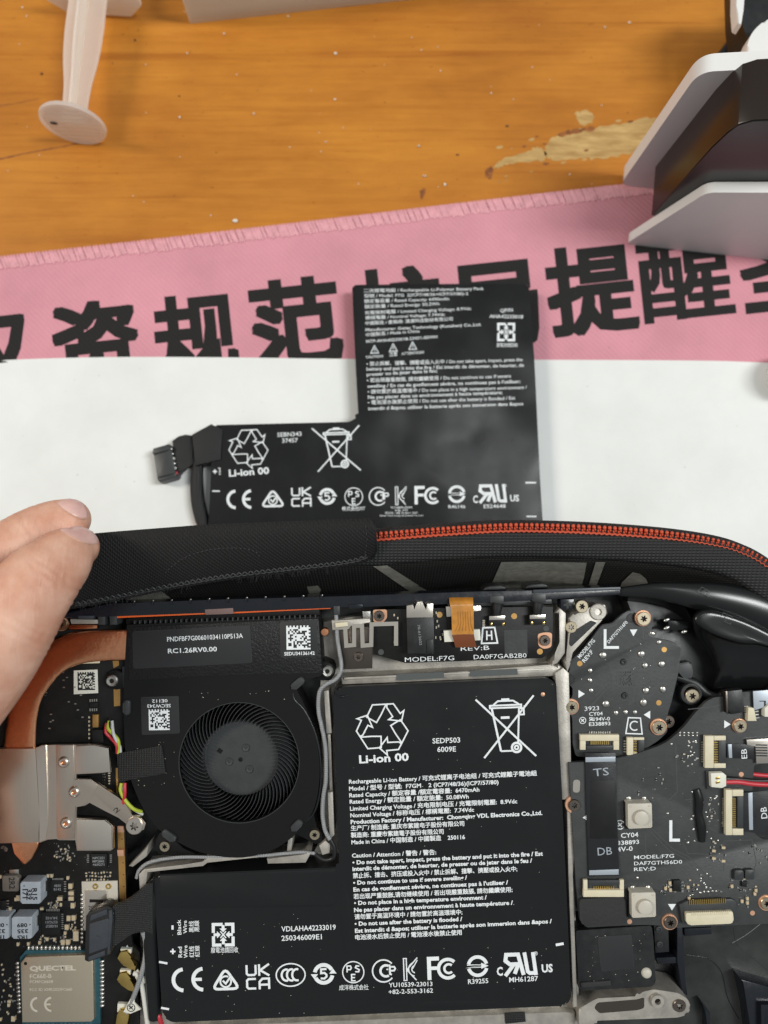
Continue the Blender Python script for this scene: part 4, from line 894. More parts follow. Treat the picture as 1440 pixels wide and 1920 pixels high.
def midframe():
    mf = prism('midframe', [(605, 1165), (700, 1150), (1045, 1137), (1080, 1128), (1135, 1134), (1140, 1152), (1128, 1164), (1090, 1215), (1070, 1240), (1062, 1265), (1070, 1500), (1084, 1890), (1110, 1930), (1080, 1990), (262, 1990), (262, 1650), (290, 1618), (590, 1600), (610, 1560), (600, 1300)], -11.5, -7.5, 'magnesium', bev=.3)
    rib = lambda px, h0, h1, bev=.35: prism('frame_rib', px, h0, h1, 'magnesium', mf, bev=bev, seg=2)
    rib([(640, 1270), (1036, 1252), (1047, 1246), (1056, 1252), (1050, 1264), (1040, 1269), (640, 1285)], -7.49, -1.6, .8)
    rib([(645, 1270.5), (1035, 1253), (1036, 1256), (645, 1275)], -1.59, -1.2, .1)
    rib([(1041, 1262), (1056, 1252), (1067, 1262), (1073, 1495), (1065, 1500), (1054, 1500)], -7.49, -.7, .3); rib([(1063, 1500.5), (1071, 1496), (1080, 1556), (1078, 1566), (1074, 1640), (1083, 1888), (1075, 1890), (1066, 1640)], -7.49, -.7, .3)
    rib([(607, 1296), (616, 1294), (622, 1375), (612, 1376)], -7.49, -.9, .2); rib([(614, 1377), (620, 1377), (624, 1482), (618, 1482)], -7.49, -2.2, .2); rib([(614, 1486), (624, 1485), (627, 1566), (618, 1574)], -7.49, -.9, .2)
    rib([(260, 1640), (270, 1630), (340, 1622), (380, 1617), (387, 1609), (470, 1606), (500, 1604), (500, 1607), (388, 1616), (381, 1625), (275, 1634), (274, 1665), (262, 1672)], -7.49, -.5, .25)
    rib([(500, 1609), (568, 1604), (575, 1598), (583, 1600), (573, 1618), (502, 1620)], -7.49, -.5, .25); rib([(540, 1571), (549, 1571), (546, 1596), (538, 1596)], -7.49, -1.5, .2); rib([(598, 1586), (610, 1576), (620, 1584), (618, 1600), (604, 1604)], -7.49, -1.2, .3)
    rib(MP(ZG, [(133, 800), (200, 735), (260, 660), (245, 740), (160, 805)]), -7.49, -2, .3)
    # corner web near the stick board
    rib([(1064, 1262), (1058, 1240), (1066, 1225), (1066, 1160), (1075, 1150), (1110, 1141), (1124, 1134), (1138, 1140), (1136, 1154), (1126, 1160), (1070, 1222), (1072, 1244)], -7.49, -1.4, .5)
    rib([(1040, 1150), (1052, 1150), (1053, 1205), (1044, 1226), (1036, 1238), (1034, 1250), (1046, 1244), (1060, 1225), (1062, 1150), (1050, 1140)], -7.48, -1.2, .5)
    lathe('post', 1121, 1147, -1.39, [(0.9, -.6), (.9, .5), (1.9, .5), (2.1, .3), (2.1, 0)], 'magnesium', mf)
    prism('frame_hole', MP(ZA, [(165, 370), (300, 285), (340, 300), (175, 455), (160, 440)]), -1.39, -1.37, 'black_plastic', mf, bev=0, r=3)
    # foot of the frame beside the speaker
    prism('frame_foot', [(1085, 1892), (1112, 1876), (1120, 1872), (1196, 1868), (1204, 1860), (1226, 1855), (1272, 1862), (1290, 1874), (1296, 1890), (1288, 1903), (1270, 1908), (1115, 1914), (1112, 1930), (1086, 1930)], -11.4, -3.2, 'magnesium', mf, bev=.6, seg=3, r=5)
    prism('foot_pocket', [(1120, 1880), (1194, 1874), (1208, 1870), (1208, 1890), (1196, 1894), (1124, 1900), (1114, 1890)], -3.19, -3.16, 'steel_dark', mf, bev=0, r=4)
    lathe('post', 1231, 1874, -3.15, [(.8, -.4), (.8, .9), (1.6, .9), (1.75, .6), (1.75, 0)], 'magnesium', mf); lathe('post_hole', 1231, 1874, -2.9, [(0, 0), (.85, 0)], 'recess', mf)
    screw(1274, 1886, -2.9, 12, 'dark_screw', parent=mf)
    prism('tape_patch', [(743, 1264), (832, 1260), (833, 1271), (744, 1276)], -1.18, -1.05, 'grey_tape', mf, bev=0); prism('tape_patch', [(881, 1258), (970, 1254), (971, 1265), (882, 1269)], -1.18, -1.05, 'grey_tape', mf, bev=0)
    prism('frame_strip', [(330, 1925), (1060, 1898), (1078, 1900), (1078, 1960), (330, 1960)], -7.49, -5.5, 'magnesium', mf, bev=.3); prism('black_tape', [(946, 1900), (984, 1898), (986, 1916), (948, 1920)], -5.48, -5.2, 'cloth_tape', mf, bev=.05)
    screw(1071, 1176, -1.2, 11, parent=mf); screw(1091, 1137, -.6, 12, parent=mf)
    prism('cross_recess', rect(1064, 1133, 26, 20, -2), -5, -1.6, 'bezel', bev=.4); mark('plus', 1057, 1127, 1072, 1141, -1.58, 0, 'black_plastic')
midframe()

# ------------------------------------------------------------------ installed battery
def battery():
    out = [(625, 1300), (634, 1288), (1026, 1271), (1041, 1280), (1050, 1420), (1060, 1620), (1071, 1872), (1060, 1886), (700, 1901), (322, 1917), (305, 1906), (296, 1780), (288, 1652), (296, 1640), (636, 1626), (632, 1500)]
    b = prism('battery', fillet(out, 7), -7.2, 0, 'pouch', bev=2.6, seg=8, label='black L-shaped battery pack with white printing, fitted in the frame')
    prism('film_panel', fillet([(297, 1642), (628, 1629), (632, 1640), (632, 1690), (622, 1700), (300, 1704)], 8), .005, .05, 'pouch', b, bev=.03)
    h = .07; t = lambda s, x0, y0, x1, y1, cap=8., **k: text(s, x0, y0, x1, y1, cap, h, parent=b, **k)
    for s, x0, y0, x1, y1 in (('Rechargeable Li-ion Battery / 可充式锂离子电池组 / 可充式鋰離子電池組', 654.3, 1469.5, 1006.7, 1453.5), ('Model / 型号 / 型號:  F7GM    2 (ICP7/48/36)(ICP7/57/80)', 654.5, 1482.5, 935, 1470), ('Rated Capacity / 额定容量 /額定電容量:  6470mAh', 655, 1495, 899, 1484),
                              ('Rated Energy / 额定能量 / 額定能量:  50.08Wh', 655.7, 1507, 879, 1497), ('Limited Charging Voltage / 充电限制电压 / 充電限制電壓:  8.9Vdc', 656.3, 1520, 970, 1506), ('Nominal Voltage / 标称电压 / 標稱電壓:  7.74Vdc', 657, 1532.7, 889, 1521.7),
                              ('Production Factory / Manufacturer:  Chongqing VDL Electronics Co.,Ltd.', 657.5, 1545, 1017, 1527.7), ('生产厂/ 制造商: 重庆市紫建电子股份有限公司', 658, 1557, 870.7, 1548), ('製造商: 重慶市紫建電子股份有限公司', 658, 1570, 832, 1563), ('Made in China / 中国制造 / 中國製造    250116', 659, 1583, 872, 1573),
                              ('Caution / Attention / 警告 / 警告:', 660, 1608, 818, 1601.7), ('• Do not take apart, impact, press the battery and put it into the fire / Est', 661, 1621, 1018, 1604), ('interdit de démonter, de heurter, de presser ou de jeter dans le feu /', 661, 1633, 998, 1617), ('禁止拆、撞击、挤压或投入火中 / 禁止拆解、撞擊、擠壓或投入火中;', 661.7, 1646, 970, 1633),
                              ('• Do not continue to use if severe swelling /', 662.3, 1659, 876, 1649), ("En cas de gonflement sévère, ne continuez pas à l'utiliser /", 662.7, 1671.7, 953, 1658), ('若出现严重鼓胀,请勿继续使用 / 若出現嚴重鼓脹, 請勿繼續使用;', 663, 1685, 961, 1671.7), ('• Do not place in a high temperature environment /', 664, 1697, 913, 1686),
                              ('Ne pas placer dans un environnement à haute température /', 664, 1710, 962, 1696), ('请勿置于高温环境中 / 請勿置於高溫環境中;', 664.7, 1723, 867, 1714), ('• Do not use after the battery is flooded /', 665, 1736, 867, 1726.7), ('Est interdit d &apos; utiliser la batterie après son immersion dans &apos /', 665.7, 1749, 1035, 1730.7), ('电池浸水后禁止使用 / 電池浸水後禁止使用', 666, 1761.7, 866, 1752)): t(s, x0, y0, x1, y1, 7.8, bold=.034)
    mark('recycle', 670, 1315, 765, 1408, h, -3, parent=b); t('Li-ion 00', 673.7, 1431, 766.7, 1426, 15, bold=.03); t('SEDP503', 811, 1394, 863, 1392, 10); t('6009E', 820, 1410, 855, 1409, 10); mark('bin', 894, 1306, 1003, 1422, h, -2.4, parent=b)
    logo_row((('ce', 321, 1814, 383, 1860), ('rcm', 394, 1812, 452, 1858), ('ukca', 461, 1808, 506, 1855), ('ccc', 516, 1805, 574, 1851), ('five', 583.6, 1804, 630, 1848), ('pse', 640.7, 1801.7, 684, 1844), ('ctp', 696.7, 1798, 743, 1843), ('kc', 755, 1796, 783, 1839), ('fc', 800.7, 1793, 858, 1836.7), ('bsmi', 875, 1790, 916, 1833), ('ur', 942.7, 1786, 1009, 1829), ('reg', 1001, 1784, 1008.5, 1791.5)), h, b, -2)
    t('C', 931.7, 1829, 943, 1828.6, 16, bold=.035); t('US', 1016, 1823, 1036.7, 1822, 15, bold=.035); t('成洋株式会社', 636, 1856, 691, 1855, 8); t('YU10539-23013', 729, 1851, 811, 1848.7, 8.5); t('+82-2-553-3162', 728.7, 1864, 812, 1861, 8.5); t('R39255', 877.7, 1845, 915.7, 1843, 9); t('MH61287', 955, 1841.7, 1009, 1839, 9.5)
    mark('cellcycle', 397, 1730, 440, 1775, h, -1, parent=b); t('廢電池請回收', 395.6, 1786, 446.6, 1785, 8.5); t('VDLAHA42233019', 527.7, 1746.7, 629.7, 1743, 10); t('250346009E1', 528, 1764, 603.5, 1761, 10)
    for s, x0, y0, x1, y1 in (('Black', 340, 1752.5, 338.7, 1724), ('Wire', 351, 1750, 350, 1726), ('黑线', 363, 1748, 362.6, 1727), ('黑線', 373, 1747, 372.5, 1726), ('Red', 341.6, 1795, 340.8, 1775), ('Wire', 352, 1796, 351, 1772.6), ('红线', 363.5, 1795, 363, 1774), ('紅線', 374, 1794, 373.5, 1773)): t(s, x0, y0, x1, y1, 7.5)
    mark('plus', 319, 1779, 330, 1789, h, 0, parent=b); mark('bar', 321.5, 1735, 325.5, 1743, h, 0, parent=b)
    for x0, y0, x1, y1, rr in ((1042, 1768, 1057, 1773, -10), (298, 1803, 314, 1807, 10), (302, 1889, 317, 1893, 10)): mark('bar', x0, y0, x1, y1, h, rr, parent=b)
    lathe('red_fleck', 1018, 1302, .05, [(0, .12), (.4, .1), (.55, 0)], 'copper_pad', b, 9)
    tube('film_fold', [(640, 1628, -.12), (646, 1700, -.1), (650, 1780, -.12), (648, 1795, -.3)], [.6, 1.5, 1.3, .2], 'pouch', b, 14, flat=.14)
    tube('film_fold', [(640, 1893, -.5), (800, 1884, -.22), (950, 1880, -.25), (1030, 1874, -.5)], [.3, 1.4, 1.2, .3], 'pouch', b, 14, flat=.2)
    for P in ([(1044, 1885), (1054, 1862), (1066, 1842)], [(1050, 1888), (1060, 1868), (1069, 1856)], [(1036, 1886), (1046, 1874), (1052, 1858)], [(1056, 1884), (1064, 1876), (1070, 1866)], [(1040, 1866), (1052, 1852), (1064, 1832)], [(628, 1302), (640, 1306), (655, 1303)]):
        tube('film_fold', [(x, y, -.15-.9*k) for k, (x, y) in enumerate(P)] if P[0][0] > 700 else [(x, y, -.1) for x, y in P], [.12, .42, .1], 'pouch', b, 8)
    # lead and plug lying on the main board
    p = prism('plug', MP(ZL, [(722, 985), (745, 950), (905, 895), (930, 905), (955, 925), (950, 1230), (925, 1310), (745, 1370), (712, 1355)]), -1.4, 1.9, 'black_plastic', b, bev=.3, seg=2)
    prism('plug_face', MP(ZL, [(755, 1045), (908, 1000), (918, 1005), (912, 1235), (905, 1245), (750, 1300)]), 1.91, 2.15, 'connector_blue', b, bev=.12); prism('plug_ridge', MP(ZL, [(765, 975), (900, 922), (905, 965), (760, 1022)]), 1.91, 2.15, 'connector_blue', b, bev=.12)
    prism('plug_ridge', MP(ZL, [(920, 935), (945, 928), (950, 1000), (925, 1300), (905, 1305)]), 1.91, 2.2, 'connector_blue', b, bev=.1); prism('plug_ridge', MP(ZL, [(745, 1325), (885, 1270), (885, 1310), (745, 1362)]), 1.91, 2.15, 'connector_blue', b, bev=.1)
    lathe('gate_mark', *ZL(830, 1140), 2.16, [(0, .12), (.25, .06), (.5, 0)], 'connector_grey', b, 14)
    for i in range(6): lathe('solder_bead', *ZL(950-i*2, 950+i*52), 1.3, [(0, .5), (.4, .35), (.5, -.2)], 'tin', b, 10)
    band('sleeve', [(*ZL(950, 900), 1.6), (*ZL(1040, 870), 1.7), (*ZL(1140, 800), 1.5), (*ZL(1240, 715), 1.0), (*ZL(1290, 700), .6)], [(*ZL(955, 1240), 1.6), (*ZL(1030, 1190), 1.7), (*ZL(1120, 1130), 1.5), (*ZL(1240, 1110), 1.0), (*ZL(1290, 1140), .6)], 1.6, 'cloth_tape', b)
    tube('lead_sleeve', [(*ZL(1275, 720), -1.5), (*ZL(1280, 900), -1.2), (*ZL(1270, 1150), -1.2), (*ZL(1290, 1500), -1.5), (*ZL(1310, 1830), -2)], [1.6, 1.9, 1.9, 1.9, 1.7], 'pouch', b, 14)
    tube('red_wire', [(*ZL(1300, 1770), -2.), (*ZL(1345, 1835), -1.2), (*ZL(1380, 1950), -3)], .6, 'wire_red', b)
battery()

# ------------------------------------------------------------------ fan
def fan():
    hT = .3; out = [(238, 1172), (420, 1163), (598, 1156), (606, 1262), (600, 1268)]; arc = [(566, 1276), (556, 1290), (572, 1325), (590, 1375), (599, 1430), (597, 1480), (586, 1522), (560, 1558), (522, 1588), (470, 1606), (420, 1607), (370, 1596), (330, 1577), (301, 1558), (272, 1522), (252, 1480), (240, 1440), (233, 1380), (232, 1280)]
    full = [Vector(p) for p in out]+smooth_line([Vector(p) for p in arc], 4)
    cx, cy, ro = 448.5, 1430, 112
    bm = bmesh.new(); n = len(full); top = [bm.verts.new(CUR.pt(p.x, p.y, hT)) for p in full]; bot = [bm.verts.new((v.co.x, v.co.y, -8)) for v in top]
    N = 72; c3 = CUR.pt(cx, cy, hT); rm = ro*(ZD-hT)/FPX; ring = [bm.verts.new((c3.x+rm*math.cos(2*math.pi*i/N), c3.y+rm*math.sin(2*math.pi*i/N), hT)) for i in range(N)]; ring2 = [bm.verts.new((v.co.x, v.co.y, hT-1.0)) for v in ring]
    et = [bm.edges.new((top[i], top[(i+1) % n])) for i in range(n)]; er = [bm.edges.new((ring[i], ring[(i+1) % N])) for i in range(N)]
    bmesh.ops.triangle_fill(bm, edges=et+er, use_beauty=True)
    for f in [f for f in bm.faces if (f.calc_center_median()-c3).length < rm*.9]: bm.faces.remove(f)
    for i in range(n): bm.faces.new((top[i], bot[i], bot[(i+1) % n], top[(i+1) % n]))
    for i in range(N): bm.faces.new((ring[i], ring[(i+1) % N], ring2[(i+1) % N], ring2[i]))
    f = put('fan', from_bm(bm, 'fan', 35), 'fan_black', label='black blower fan with curved blades and round hub')
    prism('fan_floor', [(p.x, p.y) for p in full], -9, -8.02, 'fan_black', f, bev=0)
    bm = bmesh.new(); P = [Vector((c3.x+(rm+.12)*math.cos(2*math.pi*i/64), c3.y+(rm+.12)*math.sin(2*math.pi*i/64), hT+.02)) for i in range(65)]; tube_bm(bm, P, .13, 6); put('opening_rim', from_bm(bm, 'opening_rim', 60), 'fan_hub', f)
    # impeller
    hb = 78*(ZD-hT)/FPX*.98; bm = bmesh.new(); rows = []
    for k in range(7):
        t = k/6; r = 9.4+(rm*1.04-9.4)*t; a = -.42*t-.10*t*t; tilt = .06
        rows.append([bm.verts.new(((r)*math.cos(a+d), (r)*math.sin(a+d), z)) for d, z in ((0, -1.2-.4*t), (.012, -1.2-.4*t), (.012+tilt, -6.5), (tilt, -6.5))])
    for a, b in zip(rows, rows[1:]):
        for k in range(4): bm.faces.new((a[k], a[(k+1) % 4], b[(k+1) % 4], b[k]))
    bm.faces.new(rows[0]); bm.faces.new(rows[-1][::-1]); bl = from_bm(bm, 'blade', 40, local=True); NB = 61
    for i in range(NB): put('blade', bl, 'fan_blade', f, (c3.x, c3.y, 0), 2*math.pi*i/NB)
    hub = bmesh.new(); lathe_bm(hub, [(0, -3.7), (8.6, -3.7), (9.2, -3.75), (9.35, -3.55), (9.7, -3.55), (9.9, -3.8), (10.1, -6.5)], 64, (c3.x, c3.y, 0)); put('hub', from_bm(hub, 'hub', 30), 'fan_hub', f)
    for x, y in ((461, 1402), (430, 1428), (468, 1442)):
        lathe('hub_boss', x, y, -3.69, [(0, .02), (.3, .02), (.35, .2), (.8, .3), (1.0, .15), (1.05, 0)], 'fan_hub', f, 20)
    lathe('hub_boss', 451, 1424, -3.69, [(0, .03), (.5, .03), (.6, 0)], 'fan_black', f, 16); prism('hub_notch', rect(412, 1408, 9, 8, 35), -3.69, -3.6, 'fan_black', f, bev=0)
    # textured fin cover and the row of fin ends above it
    prism('fin_cover', [(240, 1176), (597, 1160), (604, 1262), (420, 1266), (241, 1276)], hT+.005, hT+.28, 'fan_textured', f, bev=.12)
    bm = bmesh.new()
    for k in range(36):
        x = 252+k*9.7; P = rect(x, 1167-(x-252)*.033, 2.2, 6, -3); bm_prism(bm, [CUR.pt(*p, hT+.2) for p in P], -1)
    put('fin_ends', from_bm(bm, 'fin_ends'), 'fan_hub', f)['kind'] = 'stuff'
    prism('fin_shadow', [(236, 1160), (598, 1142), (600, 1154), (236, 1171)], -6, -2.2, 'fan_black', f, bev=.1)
    hs = hT+.3
    lab = prism('label', fillet([(248, 1184), (469, 1172), (473, 1243), (250, 1254)], 4), hs, hs+.1, 'label_dark', f, bev=.03)
    text('PNDFBF7G00601034110P513A', 313.5, 1203, 455.5, 1196, 9, hs+.13, parent=f, bold=.008); text('RC1.26RV0.00', 315, 1225, 407, 1221, 9, hs+.13, parent=f, bold=.015)
    prism('label', fillet([(524, 1166), (594, 1162), (596, 1231), (526, 1234)], 4), hs, hs+.1, 'label_dark', f, bev=.03); mark('matrix', 537, 1173, 582, 1218, hs+.13, -1, parent=f); text('SEDU34136142', 533, 1229, 590, 1227.5, 6.5, hs+.13, parent=f, bold=.02)
    prism('label', fillet([(264, 1307), (335, 1305), (337, 1375), (266, 1378)], 3), hT+.01, hT+.1, 'label_dark', f, bev=.03); mark('matrix', 279, 1330, 318, 1369, hT+.13, -1, parent=f); text('SECW343', 320, 1320, 276, 1321, 6.5, hT+.13, parent=f); text('0E112', 314, 1311, 285, 1312, 6, hT+.13, parent=f)
    prism('cloth_tape', MP(ZG, [(62, 108), (338, 57), (345, 100), (352, 160), (362, 230), (76, 282)]), hT+.02, hT+.3, 'cloth_tape', f, bev=.05)
    # hot-melt dabs, ears, screws
    for x, y, a, l in ((558, 1282, -40, 30), (316, 1568, 35, 30), (556, 1549, -45, 26), (237, 1327, 90, 28)):
        prism('adhesive_dab', fillet(rect(x, y, l, 14, a), 6), hT+.01, hT+.7, 'connector_grey', f, bev=.4, seg=3)
    prism('mount_ear', MP(ZG, [(300, 640), (330, 590), (420, 640), (470, 690), (560, 730), (470, 745), (320, 725), (300, 690)]), -8, -2.2, 'fan_black', f, bev=.4, r=3); prism('mount_ear', MP(ZG, [(1130, 590), (1200, 520), (1260, 450), (1290, 560), (1325, 600), (1320, 650), (1290, 665), (1180, 610)]), -8, -2.2, 'fan_black', f, bev=.4, r=3)
    prism('mount_ear', [(596, 1245), (606, 1238), (624, 1246), (629, 1262), (620, 1276), (604, 1276), (590, 1272)], -8, -1.4, 'fan_black', f, bev=.4, r=4); prism('mount_ear', [(200, 1262), (215, 1255), (232, 1262), (236, 1290), (214, 1294), (200, 1286)], -8, -1.2, 'fan_black', f, bev=.4, r=4)
    screw(309, 1587, -1.9, 10, 'brass_screw', parent=f); screw(590, 1565, -1.9, 10, 'brass_screw', parent=f)
    for x, y in ((614, 1258), (211, 1276)): lathe('grommet', x, y, -1.2, [(.55, -.6), (.6, .6), (1.2, .7), (1.5, .4), (1.55, -.3)], 'tin', f, 24); 
    for x, y in ((614, 1258), (211, 1276)): lathe('grommet_hole', x, y, -1.0, [(0, 0), (.62, 0)], 'recess', f, 16)
    tube('black_wire', [(549, 1300, .2), (553, 1313, .2), (572, 1334, .1), (592, 1378, .0), (601, 1430, -.2), (600, 1480, -.4), (588, 1524, -.6), (562, 1548, -.6)], .3, 'flex_black', f)
    tube('twisted_lead', [(205, 1352, -.5), (203, 1366, .3), (214, 1378, .4), (222, 1390, .6), (222, 1412, .2)], .45, 'wire_yellow', f); tube('twisted_lead', [(200, 1356, -.5), (198, 1372, .4), (206, 1382, .2), (218, 1396, .8), (220, 1412, .2)], .4, 'wire_red', f); tube('twisted_lead', [(210, 1352, -.5), (212, 1372, .7), (216, 1384, .9), (224, 1398, .3), (226, 1412, 0)], .4, 'wire_white', f); tube('twisted_lead', [(206, 1348, -.8), (207, 1362, .1), (214, 1375, -.2), (224, 1392, .1), (218, 1412, .1)], .42, 'wire_black', f)
    tube('twisted_lead', [(228, 1468, 0), (226, 1482, .3), (235, 1500, .2), (250, 1516, -.3), (266, 1522, -1.5)], .45, 'wire_yellow', f); tube('twisted_lead', [(234, 1468, .2), (234, 1488, .6), (232, 1506, -.2), (238, 1516, -1)], .45, 'wire_red', f); tube('twisted_lead', [(231, 1468, -.3), (231, 1490, -.2), (244, 1512, -.6), (268, 1527, -1.8)], .4, 'wire_white', f)
fan()
# grey antenna cable round the fan
tube('antenna_cable', [(630, 1150, -2), (633, 1200, -1.5), (640, 1250, -.5), (631, 1272, .1), (610, 1284, .3), (599, 1298, .1), (597, 1330, -.3), (603, 1362, -.1), (610, 1400, .3), (611, 1460, .3), (606, 1495, -.3), (605, 1530, -.5), (610, 1558, -.2), (619, 1574, .1)], .52, 'grey_cable', n=6)
tube('antenna_cable', [(619, 1573, .1), (627, 1590, 0), (625, 1608, -.3), (608, 1612, -.8), (592, 1602, -1.5)], .52, 'black_plastic')
tube('antenna_cable', [(256, 1646, -1.6), (262, 1630, -1.2), (285, 1615, -1), (340, 1607, -.9), (400, 1607, -.9), (480, 1605, -.9), (560, 1598, -.9), (590, 1600, -1.2)], .42, 'grey_cable')

# ------------------------------------------------------------------ heat pipe, clamp plate, main board
HB = -3.0
def cap_at(mesh, x, y, a, parent, h=HB): put('capacitor', mesh, None, parent, CUR.pt(x, y, h), R(-a))
def cap_mesh(l, w_, t_, body='cap_beige', end='tin', frac=.22):
    me = box_mesh('capacitor', l, w_, t_, ends=l*frac); me.materials.append(MATS[body]); me.materials.append(MATS[end]); return me
CAP_S, CAP_M, CAP_L, CAP_T = cap_mesh(.62, .34, .3), cap_mesh(1.0, .6, .5, frac=.12), cap_mesh(1.5, .95, .75, frac=.1), cap_mesh(.5, .28, .25, 'tin')
RES = cap_mesh(.62, .34, .25, 'chip')
def pins(name, x0, y0, x1, y1, n, l, w_, h, m, parent, t_=.25, dome=False):
    bm = bmesh.new(); d = Vector((x1-x0, y1-y0)); L_ = d.length; d /= L_; q = Vector((-d.y, d.x))
    for i in range(n):
        c = Vector((x0, y0))+d*(L_*i/(n-1)); P = [c+d*(-w_/2)+q*(-l/2), c+d*(w_/2)+q*(-l/2), c+d*(w_/2)+q*(l/2), c+d*(-w_/2)+q*(l/2)]
        bm_prism(bm, [CUR.pt(p.x, p.y, h) for p in (fillet(P, min(l, w_)*.45, 2) if dome else P)], h-t_, .06 if dome else 0, 1)
    o = put(name, from_bm(bm, name), m, parent); o['kind'] = 'stuff'; return o
def chip(x0, y0, x1, y1, parent, hh=.8, lines=(), a=0, h=HB, m='chip'):
    o = prism('chip', rect((x0+x1)/2, (y0+y1)/2, x1-x0, y1-y0, a), h, h+hh, m, parent, bev=.06)
    return o
def main_board():
    mb = prism('main_board', [(-190, 1190), (120, 1180), (236, 1185), (236, 1400), (224, 1410), (236, 1470), (236, 1700), (244, 1740), (248, 1772), (262, 1786), (262, 1800), (255, 1840), (262, 1990), (-190, 1990)], HB-1.0, HB, 'pcb_black', bev=.05, label='black main circuit board packed with small components')
    # white sticker
    st = prism('sticker', MP(ZU, [(622, 618), (822, 610), (828, 808), (622, 818)]), HB+.01, HB+.12, 'ivory', mb, bev=.02); mark('matrix', 145.5, 1260, 178, 1294, HB+.15, -1, 'ink', mb)
    # gold edge strips
    for P in ([(950, 535), (1003, 535), (1003, 575), (958, 598)], [(958, 768), (1014, 768), (1014, 915), (962, 920)]): prism('ground_strip', MP(ZU, P), HB+.01, HB+.08, 'gold_pad', mb, bev=0)
    prism('ground_strip', [(217, 1440), (221, 1440), (222, 1490), (218, 1490)], HB+.01, HB+.08, 'gold_pad', mb, bev=0); prism('ground_strip', MP(ZL, [(990, 225), (1045, 215), (1065, 850), (1010, 880)]), HB+.01, HB+.08, 'gold_pad', mb, bev=0)
    for y in (250, 450): prism('edge_clip', MP(ZL, [(988, y-28), (1040, y-28), (1045, y+25), (992, y+25)]), HB+.09, HB+.7, 'copper_pad', mb, bev=.08)
    for k in range(6): lathe('via', *ZL(1030+k*4, 330+k*100), HB+.1, [(0, 0), (.16, 0)], 'ink', mb, 8)
    prism('spring_tab', MP(ZU, [(1030, 585), (1070, 580), (1075, 755), (1035, 765)]), HB+.2, -.9, 'connector_blue', mb, bev=.15); lathe('test_pad', *ZU(527, 622), HB+.02, [(0, 0), (.5, 0)], 'copper_pad', mb, 14)
    # upper field: small parts
    for k in range(6): cap_at(CAP_S, *ZU(755, 1010+k*35), 90, mb)
    prism('resonator', MP(ZU, [(780, 990), (830, 990), (830, 1098), (780, 1098)]), HB, HB+.6, 'gold_pad', mb, bev=.08); prism('cable_socket', MP(ZU, [(775, 1120), (868, 1118), (872, 1225), (778, 1228)]), HB, HB+1.4, 'chip', mb, bev=.12)
    chip(*ZU(755, 890), *ZU(825, 925), mb, .5); pins('chip_pins', *ZU(760, 872), *ZU(815, 868), 4, 5, 2, HB+.25, 'tin', mb); pins('chip_pins', *ZU(760, 950), *ZU(815, 948), 4, 5, 2, HB+.25, 'tin', mb)
    rr = random.Random(21)
    for k in range(16): cap_at(CAP_T, *ZU(rr.uniform(380, 700), rr.uniform(640, 1140)), 0, mb)
    for k in range(5): cap_at(RES, *ZU(880+rr.uniform(-6, 6), 1490+k*24), 0, mb); cap_at(CAP_S, *ZU(925, 1480+k*22), 0, mb)
    # power stage
    for P, m in (([(20, 640), (140, 640), (160, 660), (158, 770), (22, 770)], 'inductor_brown'),): prism('inductor', MP(ZL, P), HB, HB+1.3, m, mb, bev=.15, r=2)
    prism('inductor_end', MP(ZL, [(75, 590), (158, 585), (158, 625), (80, 630)]), HB, HB+.7, 'tin', mb, bev=.1)
    text('2R2', *ZL(75, 655), *ZL(80, 752), 11, HB+1.33, 'ink', mb, bold=.02)
    for (x, y) in ((173, 690), (100, 985), (-95, 985)):
        w_, h_ = 170, 185; prism('inductor', MP(ZL, [(x, y), (x+w_, y), (x+w_, y+h_), (x, y+h_)]), HB, HB+3.4, 'inductor', mb, bev=.45, seg=3, r=3)
        b0 = CUR.pt(*ZL(x+w_/2, y+h_/2), HB+3.4); 
        for dx in (-1, 1): put('inductor_end', box_mesh('inductor_end', .5, 2.6, 1.2), 'tin', mb, (b0.x+dx*2.55, b0.y+.3, HB))
    for s, x0, y0, x1, y1 in (('R15', 273, 745, 275, 845), ('339', 230, 752, 232, 842), ('17T', 190, 752, 192, 845)): text(s, *ZL(x0, y0), *ZL(x1, y1), 9, HB+3.43, 'ink', mb, bold=.03)
    lathe('print_dot', *ZL(203, 725), HB+3.43, [(0, 0), (.18, 0)], 'ink', mb, 8)
    for dx in (0, -195):
        for s, x0, y0, x1, y1 in (('089', 230, 1040, 143, 1043), ('335', 237, 1090, 145, 1093), ('1R5', 230, 1142, 145, 1145)): text(s, *ZL(x0+dx, y0), *ZL(x1+dx, y1), 7.5, HB+3.43, 'ink', mb, bold=.03)
        lathe('print_dot', *ZL(253+dx, 1052), HB+3.43, [(0, 0), (.18, 0)], 'ink', mb, 8)
    chip(*ZL(430, 680), *ZL(535, 780), mb, .5); pins('chip_pins', *ZL(445, 672), *ZL(530, 670), 9, 5, 1.4, HB+.3, 'tin', mb); pins('chip_pins', *ZL(545, 690), *ZL(545, 770), 5, 6, 2, HB+.3, 'tin', mb); text('4830', *ZL(455, 735), *ZL(515, 733), 5, HB+.53, 'print_grey', mb); text('B142', *ZL(455, 765), *ZL(515, 763), 5, HB+.53, 'print_grey', mb)
    chip(*ZL(355, 950), *ZL(510, 1135), mb, .7); pins('chip_pins', *ZL(395, 935), *ZL(498, 932), 9, 6, 1.6, HB+.3, 'tin', mb); pins('chip_pins', *ZL(518, 965), *ZL(520, 1085), 8, 7, 1.8, HB+.3, 'tin', mb)
    for i, s in enumerate(('34U102', '027GX1', 'NUS8527')): text(s, *ZL(485, 985+i*34), *ZL(385, 987+i*34), 5, HB+.73, 'print_grey', mb)
    chip(*ZL(765, 455), *ZL(900, 575), mb, .6)
